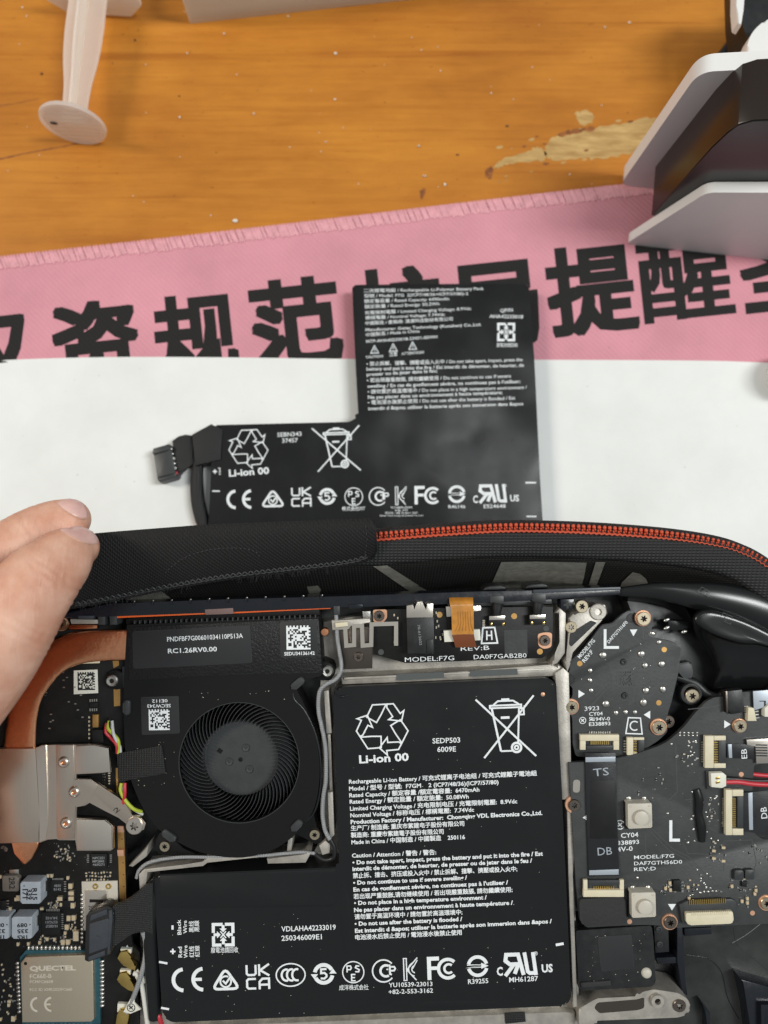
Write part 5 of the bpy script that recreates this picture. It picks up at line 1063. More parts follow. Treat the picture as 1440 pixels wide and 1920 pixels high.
    for i, s in enumerate(('NPC251', 'MP2845', '469271')): text(s, *ZL(782, 500+i*28), *ZL(880, 498+i*28), 4.6, HB+.63, 'print_grey', mb)
    for x in (742, 935): pins('chip_pins', *ZL(x, 465), *ZL(x, 525), 5, 4, 1.6, HB+.2, 'tin', mb)
    chip(*ZL(0, 850), *ZL(48, 930), mb, .6); pins('chip_pins', *ZL(62, 852), *ZL(64, 920), 4, 6, 2, HB+.3, 'tin', mb)
    chip(*ZL(528, 848), *ZL(625, 905), mb, .7); cap_at(CAP_L, *ZL(622, 878), 90, mb)
    for x, y, a, m in ((603, 715, 90, CAP_L), (610, 775, 0, CAP_L), (610, 820, 0, CAP_L), (515, 822, 0, CAP_L), (588, 985, 90, CAP_L), (630, 982, 90, CAP_L), (572, 1060, 90, CAP_L), (540, 1187, 90, CAP_L), (582, 1185, 90, CAP_L), (520, 875, 90, CAP_M), (360, 910, 0, CAP_M), (578, 650, 90, CAP_M),
                       (412, 632, 90, CAP_M), (442, 632, 90, CAP_M), (465, 1168, 90, CAP_M), (405, 1165, 90, CAP_M), (340, 1195, 90, CAP_M), (245, 1205, 90, CAP_M), (158, 1208, 90, CAP_M), (92, 910, 90, CAP_M), (555, 1115, 90, CAP_M), (650, 1110, 0, CAP_L), (650, 1135, 0, CAP_L), (650, 1160, 0, CAP_L),
                       (140, 830, 90, CAP_M), (165, 815, 90, CAP_L), (10, 640, 90, CAP_M), (80, 1720, 90, CAP_M), (85, 1690, 0, CAP_M), (122, 1830, 90, CAP_L), (10, 1840, 90, CAP_M)): cap_at(m, *ZL(x, y), a, mb)
    for k in range(26): cap_at((CAP_S, CAP_T, CAP_S)[k % 3], *ZL(735+(k % 9)*25+rr.uniform(-4, 4), 610+(k//9)*30+rr.uniform(-5, 5)), rr.choice((0, 90)), mb)
    for k in range(34): cap_at(rr.choice((CAP_T, CAP_S, CAP_T)), *ZL(rr.uniform(450, 660), rr.uniform(380, 515)), rr.choice((0, 90)), mb)
    for k in range(24): cap_at(rr.choice((CAP_T, CAP_S)), *ZL(rr.uniform(340, 640), rr.uniform(1140, 1200)), rr.choice((0, 90)), mb)
    for k in range(18): cap_at(rr.choice((CAP_T, CAP_T, CAP_S)), *ZL(rr.uniform(410, 500), rr.uniform(850, 905)), 90, mb)
    for k in range(26): cap_at(rr.choice((CAP_T, CAP_S)), *ZL(rr.uniform(0, 130), rr.uniform(1370, 1800)), rr.choice((0, 90)), mb)
    for k in range(14): cap_at(CAP_T, *ZL(rr.uniform(20, 60), rr.uniform(390, 430)), 0, mb)
    for k in range(8): cap_at(CAP_S, *ZL(rr.uniform(600, 650), rr.uniform(1010, 1100)), 90, mb)
    for k in range(90): lathe('via', *ZL(rr.uniform(0, 950), rr.uniform(330, 1250)), HB+.012, [(0, 0), (.09, 0)], 'tin' if k % 2 else 'pcb_trace', mb, 6)
    # radio module: teal carrier, metal can, castellated pads
    md = prism('radio_module', MP(ZL, [(165, 1330), (215, 1270), (840, 1270), (845, 1890), (185, 1890)]), HB, HB+.8, 'teal_pcb', bev=.08)
    prism('module_can', MP(ZL, [(172, 1375), (215, 1325), (760, 1310), (780, 1335), (795, 1850), (770, 1875), (185, 1880)]), HB+.81, HB+2.2, 'module_can', md, bev=.22, seg=3); lathe('pin_hole', *ZL(215, 1380), HB+2.22, [(0, 0), (.42, 0)], 'recess', md, 16)
    for i in range(13): bm0 = CUR.pt(*ZL(245+i*36, 1250), HB); put('solder_pad', SOLDER, 'tin', md, bm0, 0, (.5, .95, .8))
    for i in range(12): put('solder_pad', SOLDER, 'tin', md, CUR.pt(*ZL(855, 1355+i*34), HB), 0, (.95, .5, .8))
    for i in range(13): put('solder_pad', SOLDER, 'tin', md, CUR.pt(*ZL(150+i*1.5, 1370+i*34), HB), 0, (.7, .5, .8))
    for i in range(16): put('solder_pad', SOLDER, 'tin', md, CUR.pt(*ZL(230+i*36, 1896), HB), 0, (.5, .7, .8))
    hz = HB+2.23; text('QUECTEL', *ZL(250, 1440), *ZL(640, 1435), 9, hz, 'can_print', md, bold=.05); text('FC66E-B', *ZL(252, 1505), *ZL(435, 1500), 8, hz, 'can_print', md, bold=.02); text('FCMFC66EB', *ZL(252, 1545), *ZL(450, 1543), 5.5, hz, 'can_print', md); text('FCC ID XMR2023FC66E', *ZL(252, 1612), *ZL(610, 1608), 5.5, hz, 'can_print', md); mark('ce', *ZL(252, 1660), *ZL(440, 1790), hz, -1, 'can_print', md)
    # card socket under the plug
    cd = prism('card_socket', MP(ZL, [(688, 690), (990, 683), (1000, 1100), (700, 1100)]), HB, HB+.35, 'switch_grey', bev=.05); prism('socket_cover', MP(ZL, [(715, 765), (890, 762), (900, 795), (900, 1000), (720, 1010)]), HB+.36, HB+.75, 'steel_bright', cd, bev=.08)
    prism('socket_slot', MP(ZL, [(755, 838), (870, 840), (870, 862), (755, 865)]), HB+.76, HB+.78, 'recess', cd, bev=0); text('2C132', *ZL(748, 925), *ZL(860, 915), 7, HB+.79, 'ink', cd)
    for x in (805, 915): lathe('spring_contact', *ZL(x, 728), HB+.37, [(.35, 0), (.4, .25), (.65, .25), (.75, 0)], 'gold', cd, 14)
    for i in range(12): put('solder_pad', SOLDER, 'tin', cd, CUR.pt(*ZL(697, 795+i*36), HB), 0, (.55, .5, .8))
    # antenna plugs and coax
    for x, y, a in ((1050, 1365, 25), (1045, 1545, 20), (1025, 1830, 20)):
        X, Y = ZL(x, y); pl = prism('antenna_plug', [(X-14, Y-6), (X-8, Y-18), (X+4, Y-20), (X+13, Y-8), (X+14, Y+2), (X+22, Y+8), (X+19, Y+18), (X+8, Y+13), (X-6, Y+6)] if y < 1700 else [(X-14, Y+30), (X-9, Y-4), (X-2, Y-14), (X+10, Y-14), (X+14, Y-2), (X+8, Y+30)], HB+.3, HB+1.6, 'gold', bev=.3, seg=2)
        prism('plug_seat', rect(X+2, Y-16, 20, 16, 3), HB, HB+.9, 'ivory', pl, bev=.12)
    text('A', *ZL(1060, 1255), *ZL(1088, 1255), 7, HB+.03, 'print_white', mb)
    tube('coax_cable', [(*ZL(1205, 1110), .2), (*ZL(1228, 1190), -.4), (*ZL(1225, 1330), -.6), (*ZL(1190, 1480), -.6), (*ZL(1150, 1600), -1), (*ZL(1110, 1700), -1.4), (*ZL(1070, 1790), -1.6)], .62, 'grey_cable')
    tube('coax_cable', [(*ZL(1130, 1460), -1.6), (*ZL(1165, 1480), -1.4), (*ZL(1200, 1580), -1.5), (*ZL(1225, 1740), -1.6), (*ZL(1245, 1900), -1.8)], .6, 'white_cable')
    prism('coax_tag', MP(ZL, [(1105, 1668), (1135, 1660), (1132, 1710), (1188, 1768), (1100, 1805), (1040, 1790)]), -1.3, -.9, 'ivory', bev=.08); mark('ring', *ZL(1068, 1715), *ZL(1140, 1790), -.87, 0, 'ink')
    prism('coax_tag', MP(ZL, [(1128, 1470), (1160, 1430), (1205, 1480), (1235, 1530), (1210, 1560), (1160, 1540)]), -1.9, -1.5, 'ivory', bev=.08)
bm = bmesh.new(); lathe_bm(bm, [(1, 0), (.97, .25), (.8, .55), (.45, .75), (0, .82)], 14); SOLDER = from_bm(bm, 'solder_pad', 60, local=True)
main_board()

def cooler():
    up = [(243, 1180), (200, 1180), (150, 1183), (115, 1193), (85, 1210), (55, 1240), (28, 1290), (14, 1340), (6, 1404), (0, 1470)]
    lo = [(241, 1238), (200, 1239), (160, 1243), (128, 1254), (102, 1276), (82, 1305), (72, 1335), (68, 1365), (67, 1404), (67, 1470)]
    a = smooth_line([Vector(p) for p in up], 6); b = smooth_line([Vector(p) for p in lo], 6); bm = bmesh.new(); rows = []
    for p, q in zip(a, b):
        row = []
        for t, h in ((0, -1.6), (.0, -.75), (.04, -.45), (.10, -.32), (.3, -.27), (.5, -.25), (.7, -.27), (.9, -.32), (.96, -.45), (1, -.75), (1, -1.6)):
            m = p*(1-t)+q*t; row.append(bm.verts.new(CUR.pt(m.x, m.y, h)))
        rows.append(row)
    for r1, r2 in zip(rows, rows[1:]):
        for k in range(10): bm.faces.new((r1[k], r1[k+1], r2[k+1], r2[k]))
        bm.faces.new((r1[0], r2[0], r2[-1], r1[-1]))
    bm.faces.new(rows[0]); bm.faces.new(rows[-1][::-1]); hp = put('heat_pipe', from_bm(bm, 'heat_pipe', 50), 'copper', label='flattened copper heat pipe bending beside the fan')
    tip = prism('pipe_tip', MP(ZL, [(75, 350), (330, 350), (318, 400), (265, 500), (215, 550), (180, 545), (120, 450)]), -2.4, -.5, 'copper', hp, bev=.5, seg=3)
    prism('fin_end', MP(ZU, [(575, 235), (820, 235), (820, 262), (700, 268), (580, 270)]), -2.6, -1.2, 'copper', hp, bev=.1); prism('yellow_pad', MP(ZU, [(640, 548), (840, 540), (840, 555), (650, 562)]), -1.9, -1.6, 'beige', hp, bev=.05)
    screw(115, 1171, -1.2, 11, 'brass_screw', 1.3); prism('rear_strip', MP(ZU, [(590, 185), (860, 190), (860, 225), (600, 225)]), -3, -1.6, 'magnesium', bev=.15); prism('rear_clip', MP(ZU, [(655, 155), (790, 155), (790, 180), (660, 182)]), -1.59, -.6, 'connector_blue', bev=.2); lathe('pipe_stud', 609, 1185, -.6, [(0, .4), (.9, .3), (1.1, 0), (1.1, -1)], 'copper', hp, 18)
    pl = prism('clamp_plate', MP(ZU, [(-60, 1275), (300, 1275), (345, 1248), (470, 1245), (800, 1243), (850, 1253), (920, 1265), (940, 1475), (845, 1482), (640, 1488), (640, 1535), (760, 1530), (840, 1585), (1000, 1690), (1075, 1760)])+MP(ZL, [(1110, 130), (1190, 150), (1230, 195), (1215, 250), (1160, 275), (1105, 255), (1070, 200), (1000, 150), (880, 90), (755, 18), (720, 50), (642, 56), (640, 155), (890, 165), (950, 215), (955, 415), (930, 430), (645, 430), (640, 335), (500, 342), (475, 325), (400, 330), (345, 360), (15, 365), (-60, 365)]), -.9, .15, 'steel', bev=.12, label='brushed steel clamp plate with riveted arms')
    band('plate_ridge', [(*ZU(300, 1270), .5), (*ZU(330, 1800), .5), (*ZL(318, 360), .5)], [(*ZU(385, 1245), .5), (*ZU(400, 1800), .5), (*ZL(385, 330), .5)], .34, 'steel_bright', pl)
    prism('plate_step', MP(ZU, [(-60, 1278), (298, 1278), (330, 1795)])+MP(ZL, [(338, 355), (-60, 362)]), .155, .5, 'steel', pl, bev=.1)
    prism('plate_step', MP(ZU, [(470, 1250), (618, 1250), (625, 1488), (625, 1540), (760, 1536), (826, 1590), (800, 1640)])+MP(ZL, [(745, 10), (715, 42), (632, 48), (630, 330), (500, 336), (478, 320)]), .155, .32, 'steel', pl, bev=.06)
    prism('plate_tab', MP(ZU, [(640, 1252), (790, 1250), (915, 1270), (932, 1472), (640, 1482)]), .155, .55, 'steel_bright', pl, bev=.15); prism('plate_tab', MP(ZL, [(648, 165), (880, 170), (940, 220), (946, 410), (925, 424), (650, 424)]), .155, .55, 'steel_bright', pl, bev=.15)
    for x, y in ((119.5, 1429), (139.5, 1484.5), (124, 1543)):
        lathe('rivet', x, y, .33, [(0, .05), (.55, .0), (.6, .45), (.95, .55), (1.35, .3), (1.5, 0)], 'steel_bright', pl, 24); lathe('rivet_core', x, y, .42, [(0, .1), (.5, .05), (.58, -.05)], 'copper', pl, 16)
    screw(252, 1549, .35, 16, 'steel_bright', parent=pl); text('2', *ZL(975, 115), *ZL(1015, 85), 9, .18, 'steel_dark', pl)
cooler()

# ------------------------------------------------------------------ port board above the battery
def port_board():
    h = -1.6; b = prism('port_board', MP(ZH, [(290, 200), (310, 190), (700, 180), (1310, 172), (1310, 395), (1295, 430), (1250, 462), (480, 490), (300, 440)]), h-1, h, 'pcb_black', bev=.05, label='black port board with headphone jack marked by a boxed letter H')
    T = lambda s, x0, y0, x1, y1, cap, **k: text(s, *ZH(x0, y0), *ZH(x1, y1), cap, h+.03, parent=b, **k)
    T('MODEL:F7G', 478, 484, 755, 473, 9, bold=.0); T('DA0F7GAB2B0', 865, 468, 1162, 458, 8.5, bold=0); T('REV:B', 792, 421, 953, 415, 8.5, bold=0); mark('letterbox_h', *ZH(907, 290), *ZH(997, 378), h+.03, -2, parent=b)
    jk = prism('headphone_jack', MP(ZH, [(487, 235), (640, 232), (643, 437), (492, 437)]), h, h+3.2, 'black_plastic', bev=.2); prism('jack_step', MP(ZH, [(598, 360), (635, 358), (640, 432), (602, 432)]), h+3.21, h+3.5, 'black_plastic', jk, bev=.1)
    prism('jack_shield', MP(ZH, [(487, 168), (525, 160), (530, 200), (545, 145), (575, 142), (598, 200), (602, 155), (635, 155), (636, 232), (487, 237)]), h, h+3.0, 'steel_bright', jk, bev=.1); text('70-613602', *ZH(548, 275), *ZH(560, 390), 5, h+3.23, 'print_grey', jk, bold=0)
    # ribbon
    rs_ = prism('ribbon_socket', MP(ZH, [(695, 308), (900, 300), (905, 362), (700, 372)]), h, h+1.2, 'ivory', bev=.12); prism('socket_end', MP(ZH, [(708, 172), (905, 168), (905, 195), (860, 200), (740, 230), (712, 230)]), h, h+1.0, 'steel_bright', rs_, bev=.1)
    band('ribbon_cable', [(*ZH(725, 110), -2.2), (*ZH(728, 145), .3), (*ZH(738, 200), .9), (*ZH(743, 330), .75)], [(*ZH(860, 110), -2.2), (*ZH(862, 140), .3), (*ZH(864, 200), .9), (*ZH(866, 327), .75)], .12, 'ribbon'); band('ribbon_tongue', [(*ZH(743, 331), .7), (*ZH(752, 365), .3), (*ZH(762, 402), -.6)], [(*ZH(866, 328), .7), (*ZH(872, 362), .3), (*ZH(882, 400), -.6)], .12, 'ribbon_dark')
    bm = bmesh.new()
    for k in range(6):
        x = 775+k*14; tube_bm(bm, [CUR.pt(*ZH(x, 200), .95), CUR.pt(*ZH(x+3, 270), .9), CUR.pt(*ZH(x+(k-2.5)*6, 310), .82)], .06, 4)
    put('ribbon_traces', from_bm(bm, 'ribbon_traces', 60), 'gold_pad')
    # side switches
    for x, y in ((950, 228), (1178, 222)):
        s = prism('side_switch', MP(ZH, [(x, y), (x+92, y-2), (x+95, y+50), (x+2, y+54)]), h, h+2.0, 'chip', bev=.1); prism('switch_cover', MP(ZH, [(x+2, y-2), (x+90, y-4), (x+90, y+18), (x+2, y+20)]), h+2.01, h+2.2, 'steel_bright', s, bev=.05)
        tube('plunger', [(*ZH(x+50, y-75), .2), (*ZH(x+46, y-40), .3), (*ZH(x+44, y-8), .2)], [1.5, 1.2, .95], 'black_plastic', s)
        for d in (8, 74): prism('switch_foot', MP(ZH, [(x+d, y+36), (x+d+12, y+36), (x+d+12, y+50), (x+d, y+50)]), h+2.01, h+2.15, 'gold', s, bev=.03)
    # screws on copper lands
    prism('copper_land', MP(ZH, [(298, 190), (376, 188), (378, 235), (355, 262), (300, 258)]), h+.01, h+.06, 'copper_pad', b, bev=0, r=4); screw(711, 1155, h+.6, 10, 'dark_screw', parent=b)
    prism('copper_land', MP(ZH, [(1225, 325), (1270, 316), (1306, 320), (1302, 400), (1260, 412), (1228, 392)]), h+.01, h+.06, 'copper_pad', b, bev=0, r=5); screw(1022, 1201, h+.6, 10, 'dark_screw', parent=b)
    for x, y in ((672, 218), (1092, 226), (1237, 425)): lathe('test_pad', *ZH(x, y), h+.02, [(0, 0), (.75, 0)], 'gold_pad', b, 18)
    for x, y in ((343, 428), (1272, 295)): lathe('board_hole', *ZH(x, y), h+.02, [(0, 0), (.6, 0), (.62, .05), (.75, .05)], 'pcb_trace', b, 16)
    prism('trace_field', MP(ZH, [(1035, 305), (1165, 302), (1168, 440), (1040, 445)]), h+.004, h+.012, 'pcb_grey', b, bev=0)
    rr = random.Random(4)
    for k in range(12): cap_at(CAP_S, *ZH(rr.choice((rr.uniform(410, 455), rr.uniform(650, 690))), rr.uniform(205, 380)), 90, b, h)
    for k in range(4): cap_at(CAP_S, *ZH(920, 250+k*10), 0, b, h)
    # antenna: bent metal strip over a dark plate
    dp = prism('shield_plate', MP(ZH, [(108, 290), (290, 285), (296, 395), (294, 520), (118, 526)]), -3.4, -2.2, 'steel_dark', bev=.1); screw(672, 1232, -1.9, 9, 'dark_screw', parent=dp)
    bm = bmesh.new(); mk = Mark(); mk.stroke([(428, 392), (428, 268), (290, 272), (288, 388), (240, 392), (236, 280), (192, 280), (192, 388), (148, 392), (142, 300)], 23)
    for P in mk.p: bm_prism(bm, [CUR.pt(*ZH(p.x, p.y), -.7) for p in P], -1.0)
    bmesh.ops.remove_doubles(bm, verts=bm.verts[:], dist=.01); put('meander_antenna', from_bm(bm, 'meander_antenna', 30), 'steel_bright', dp)
    prism('antenna_root', MP(ZH, [(65, 250), (280, 240), (285, 262), (170, 278), (165, 300), (70, 305)]), -2.2, -.8, 'magnesium', dp, bev=.15); prism('foil_pad', MP(ZH, [(240, 200), (285, 198), (286, 238), (242, 240)]), -4, -2.4, 'tin', dp, bev=.05)
    prism('coax_clamp', MP(ZH, [(85, 265), (155, 258), (158, 282), (88, 290)]), -.78, .1, 'beige', dp, bev=.15)
port_board()

# ------------------------------------------------------------------ right-hand boards
def fpc(x0, y0, x1, y1, side, n, h, tall=1.5, latch='connector_grey', housing='beige', bar=.4):
    """flat-cable socket between pixel corners; side = edge where the contacts sit"""
    W_, H_ = x1-x0, y1-y0; hor = side in 'tb'; s = prism('cable_socket', [(x0, y0), (x1, y0), (x1, y1), (x0, y1)], h, h+.5, latch, bev=.06)
    def hb(a, b, c, d, z1, m, nm='socket_wall', z0=.51): prism(nm, [(x0+W_*a, y0+H_*b), (x0+W_*c, y0+H_*b), (x0+W_*c, y0+H_*d), (x0+W_*a, y0+H_*d)], h+z0, h+z1, m, s, bev=.08)
    if side == 't': hb(0, 0, 1, bar, tall, housing); hb(0, bar+.005, .14, 1, tall*.8, housing); hb(.86, bar+.005, 1, 1, tall*.8, housing); hb(.16, .72, .84, 1, tall*.7, latch, 'latch'); pins('socket_pins', x0+W_*.28, y0+H_*(bar+.12), x1-W_*.28, y0+H_*(bar+.12), n, H_*.24, 2.4, h+tall*.6, 'gold', s); pins('socket_pins', x0+W_*.24, y0-3, x1-W_*.24, y0-3, n, 7, 2.4, h+.3, 'tin', s)
    if side == 'b': hb(0, 1-bar, 1, 1, tall, housing); hb(0, 0, .1, .995-bar, tall*.8, housing); hb(.9, 0, 1, .995-bar, tall*.8, housing); hb(.12, .02, .88, .3, tall*.7, latch, 'latch'); pins('socket_pins', x0+W_*.26, y1-H_*(bar+.12), x1-W_*.26, y1-H_*(bar+.12), n, H_*.24, 2.2, h+tall*.6, 'gold', s)
    if side == 'l': hb(0, 0, bar, 1, tall, housing); hb(bar+.005, 0, 1, .14, tall*.8, housing); hb(bar+.005, .86, 1, 1, tall*.8, housing); hb(.66, .15, 1, .85, tall*.75, latch, 'latch'); pins('socket_pins', x0+W_*(bar+.1), y0+H_*.2, x0+W_*(bar+.1), y1-H_*.2, n, W_*.2, 2.4, h+tall*.6, 'gold', s); pins('socket_pins', x0-3, y0+H_*.2, x0-3, y1-H_*.2, n, 7, 2.2, h+.3, 'tin', s)
    return s
def solder(x, y, r, h, parent): put('solder_joint', SOLDER, 'tin', parent, CUR.pt(x, y, h), random.uniform(0, 6), (r*random.uniform(.9, 1.1), r*random.uniform(.85, 1.05), r*.7))
def tri(x, y, s, rot, h, parent): mark('tri', x-s/2, y-s*.4, x+s/2, y+s*.4, h, rot, parent=parent)
def stick_board():
    h = -1.5
    b = prism('stick_board', fillet([(1166, 1152), (1180, 1144), (1194, 1150), (1200, 1158), (1216, 1152), (1226, 1160), (1222, 1180), (1214, 1190), (1226, 1196), (1262, 1203), (1277, 1214), (1272, 1262), (1258, 1320), (1248, 1350), (1252, 1372), (1235, 1388), (1180, 1424), (1080, 1418), (1074, 1395), (1073, 1345), (1064, 1332), (1064, 1318), (1074, 1306), (1074, 1288), (1060, 1282), (1057, 1270), (1068, 1260), (1069, 1240), (1090, 1222), (1128, 1173), (1150, 1168)], 4), h-1, h, 'pcb_grey', bev=.06, label='dark grey stick board with big solder joints and a boxed letter C')
    for x, y, r in ((380, 508, .95), (627, 500, .95), (650, 575, .9), (757, 565, .9), (655, 735, .95), (765, 728, .9), (640, 812, .95), (397, 820, 1.0), (297, 607, .65), (297, 670, .65), (303, 735, .65), (463, 880, .65), (525, 875, .65), (585, 875, .65), (740, 425, .7), (697, 370, .7)): solder(*ZA(x, y), r, h, b)
    for x, y in ((230, 563), (773, 473), (738, 815)): lathe('test_pad', *ZA(x, y), h+.02, [(0, 0), (.68, 0)], 'gold_pad', b, 18)
    for x, y in ((510, 552), (517, 768)): lathe('peg', *ZA(x, y), h, [(0, .1), (.3, .15), (.35, .35), (.7, .35), (.85, 0)], 'black_plastic', b, 20)
    for x, y in ((168, 665), (560, 270)): lathe('board_hole', *ZA(x, y), h+.02, [(0, 0), (.9, 0), (.95, .06), (1.15, .06), (1.2, 0)], 'black_plastic', b, 20)
    T = lambda s, x0, y0, x1, y1, cap, **k: text(s, *ZA(x0, y0), *ZA(x1, y1), cap, h+.03, parent=b, **k)
    T('MODEL:F7G', 232, 532, 330, 418, 7.5, bold=.01); T('REV:F', 262, 558, 318, 488, 7.5, bold=.01); T('DAF7GTH16F0', 418, 434, 540, 300, 6.5, bold=.01); T('3923', 262, 866, 355, 862, 8, bold=0); T('CY04', 290, 899, 378, 895, 7, bold=.01); T('94V-0', 332, 932, 424, 928, 7, bold=.01); T('E338893', 290, 964, 427, 959, 7, bold=.01); mark('ur', *ZA(290, 908), *ZA(326, 932), h+.03, 0, parent=b)
    mark('ell', *ZA(384, 342), *ZA(482, 468), h+.03, 0, parent=b); mark('letterbox_c', *ZA(528, 912), *ZA(633, 1014), h+.03, 2, parent=b); mark('ring', *ZA(225, 905), *ZA(272, 952), h+.03, 0, parent=b); mark('matrix', *ZA(470, 615), *ZA(572, 712), h+.02, 0, 'pcb_trace', b); text('SED0344028F2', *ZA(418, 575), *ZA(440, 760), 5, h+.03, 'pcb_trace', b)
    tri(*ZA(570, 355), 15, -60, h+.03, b); tri(*ZA(242, 758), 15, 90, h+.03, b); tri(*ZA(662, 892), 15, -90, h+.03, b)
    rv = random.Random(6)
    for k in range(46): lathe('via', *ZA(rv.uniform(210, 800), rv.uniform(430, 980)), h+.012, [(0, 0), (.11, 0)], 'ink' if k % 3 else 'tin', b, 6)
    bm = bmesh.new(); mk = Mark()
    for P in ([(640, 400), (635, 330), (690, 300)], [(700, 480), (705, 600), (580, 720), (575, 800), (540, 830)], [(330, 770), (420, 680)], [(250, 890), (400, 730)], [(360, 400), (380, 340), (470, 310)]): mk.stroke(P, 5)
    for P in mk.p: bm_prism(bm, [CUR.pt(*ZA(p.x, p.y), h+.015) for p in P], h+.004)
    put('copper_traces', from_bm(bm, 'copper_traces'), 'pcb_trace', b)
    screw(1207, 1160, h+1.4, 13, 'brass_screw', 1.25, b); screw(1072, 1326, h+.6, 12, 'brass_screw', 1.35, b); screw(1236, 1364, h+.8, 13, 'brass_screw', 1.3, b); screw(1253, 1353, h-1.6, 12, 'dark_screw', None, b)
    fpc(1088, 1378, 1161, 1406, 't', 10, h, 1.6)
stick_board()

def main_right():
    h = 0.
    b = prism('button_board', fillet([(1352, 1306), (1368, 1309), (1386, 1298), (1480, 1292), (1480, 1425), (1414, 1434), (1410, 1490), (1412, 1560), (1428, 1574), (1480, 1574), (1480, 1730), (1440, 1732), (1280, 1739), (1215, 1734), (1175, 1735), (1100, 1739), (1088, 1728), (1080, 1660), (1066, 1430), (1110, 1428), (1165, 1420), (1195, 1413), (1215, 1406), (1235, 1399), (1252, 1390), (1270, 1375), (1285, 1360), (1304, 1336), (1325, 1315), (1338, 1308)], 3), h-1.1, h, 'pcb_grey', bev=.06, label='dark grey button board with two square switches and flat cables')
    T = lambda s, x0, y0, x1, y1, cap, **k: text(s, x0, y0, x1, y1, cap, h+.03, parent=b, **k)
    T('MODEL:F7G', 1189, 1611, 1264, 1608, 7, bold=.005); T('DAF7GTH56D0', 1189, 1622.5, 1279, 1619, 7, bold=.005); T('REV:D', 1189, 1633.5, 1230, 1631.5, 7, bold=.005); T('CY04', 1164.5, 1571, 1197, 1569, 9, bold=.01); T('338893', 1158, 1584.5, 1198.5, 1582, 8, bold=.01); T('4V-0', 1157, 1597, 1186.5, 1595, 9, bold=.01); mark('ring', 1153, 1537, 1170, 1556, h+.03, 0, parent=b); mark('ell', 1255, 1538, 1275, 1578, h+.03, 0, parent=b)
    tri(1214, 1342, 0.1, 0, h+.03, b); tri(1364, 1358, 15, 90, h+.03, b); tri(1260, 1701, 15, 180, h+.03, b); tri(1098, 1533, 14, -90, h+.03, b)
    # square switches
    for x, y in ((1200, 1531), (1207, 1698)):
        for dx in (-21, 8): 
            solder(x+dx, y-34, .65, h, b)
        s = prism('push_switch', fillet([(x-23, y-24), (x+22, y-25), (x+23, y+21), (x-22, y+23)], 2), h, h+2.6, 'switch_grey', bev=.2); prism('switch_base', rect(x-4, y-2, 50, 50, -1), h+.01, h+.8, 'chip', s, bev=.08)
        lathe('switch_button', x+1, y+1, h+2.61, [(0, .95), (1.4, .95), (1.75, .8), (1.85, .5), (1.9, 0)], 'switch_grey', s, 32)
        for dx, dy in ((-18, -19), (17, -20), (18, 16), (-17, 18)): lathe('switch_peg', x+dx, y+dy, h+2.61, [(0, .12), (.22, .1), (.3, 0)], 'switch_grey', s, 10)
    # flat cable TS - DB
    fc = prism('flat_cable', [(1097, 1412), (1154, 1412), (1157, 1500), (1161, 1642), (1104, 1644), (1099, 1500)], h+.35, h+.55, 'flex_black', bev=.04)
    prism('cable_stripe', [(1098, 1420), (1154, 1419), (1154, 1428), (1098, 1429)], h+.56, h+.62, 'flex_stripe', fc, bev=.02); prism('cable_stripe', [(1105, 1632), (1160, 1630), (1160, 1640), (1105, 1641)], h+.56, h+.62, 'flex_stripe', fc, bev=.02)
    prism('cable_window', [(1108, 1464), (1153, 1463), (1157, 1572), (1106, 1573)], h+.56, h+.6, 'chip', fc, bev=.02); text('TS', 1113, 1456, 1142, 1453, 15, h+.62, 'flex_stripe', fc, bold=.0); text('DB', 1121, 1604, 1148, 1602, 15, h+.62, 'flex_stripe', fc, bold=0)
    fpc(1094, 1650, 1170, 1682, 'b', 10, h, 1.5); prism('foam_pad', fillet([(1086, 1686), (1172, 1682), (1175, 1730), (1166, 1736), (1096, 1737), (1088, 1728)], 8), h+.01, h+1.0, 'foam', bev=.3, seg=3)
    fpc(1176, 1383, 1208, 1416, 'l', 5, h-1.45, 1.3, bar=.36); fpc(1322, 1380, 1361, 1440, 'l', 9, h, 1.5, bar=.42)
    f2 = prism('flat_cable', [(1362, 1395), (1418, 1396), (1470, 1396), (1470, 1426), (1416, 1424), (1363, 1421)], h+.35, h+.5, 'flex_black', bev=.03); prism('cable_stripe', [(1365, 1395.5), (1372, 1395.5), (1373, 1421), (1367, 1421)], h+.51, h+.56, 'flex_stripe', f2, bev=.01); text('EB', 1401, 1422, 1400, 1404, 11, h+.53, 'print_white', f2, bold=0)
    fo = prism('foil_wrap', [(1400, 1387), (1470, 1384), (1470, 1430), (1418, 1432), (1417, 1399), (1401, 1397)], h+.51, h+.9, 'steel_bright', f2, bev=.06)
    for k in range(5): prism('cable_conductor', rect(1428, 1397+k*5, 22, 2.4, 1), h+.91, h+.95, 'ink', f2, bev=0)
    wc = prism('wire_plug', [(1333, 1450), (1356, 1449), (1362, 1454), (1362, 1474), (1354, 1478), (1334, 1476)], h+.6, h+1.9, 'ivory', bev=.15); prism('plug_seat', [(1324, 1446), (1352, 1445), (1352, 1480), (1326, 1480)], h, h+.59, 'connector_grey', wc, bev=.1)
    for y in (1459, 1467): prism('plug_contact', rect(1346, y, 8, 4, -15), h+1.91, h+2.05, 'gold', wc, bev=.05)
    tube('power_wire', [(1360, 1466, 1.2), (1385, 1466, 1.2), (1415, 1470, .8), (1470, 1472, .2)], .62, 'wire_red'); tube('power_wire', [(1360, 1460, 1.0), (1385, 1461, .8), (1420, 1464, .2), (1470, 1462, -.5)], .55, 'wire_black'); tube('power_wire', [(1400, 1450, -.8), (1425, 1453, -.6), (1470, 1456, -1)], .55, 'wire_red')
    fpc(1361, 1481, 1394, 1566, 'l', 14, h, 1.6, bar=.36)
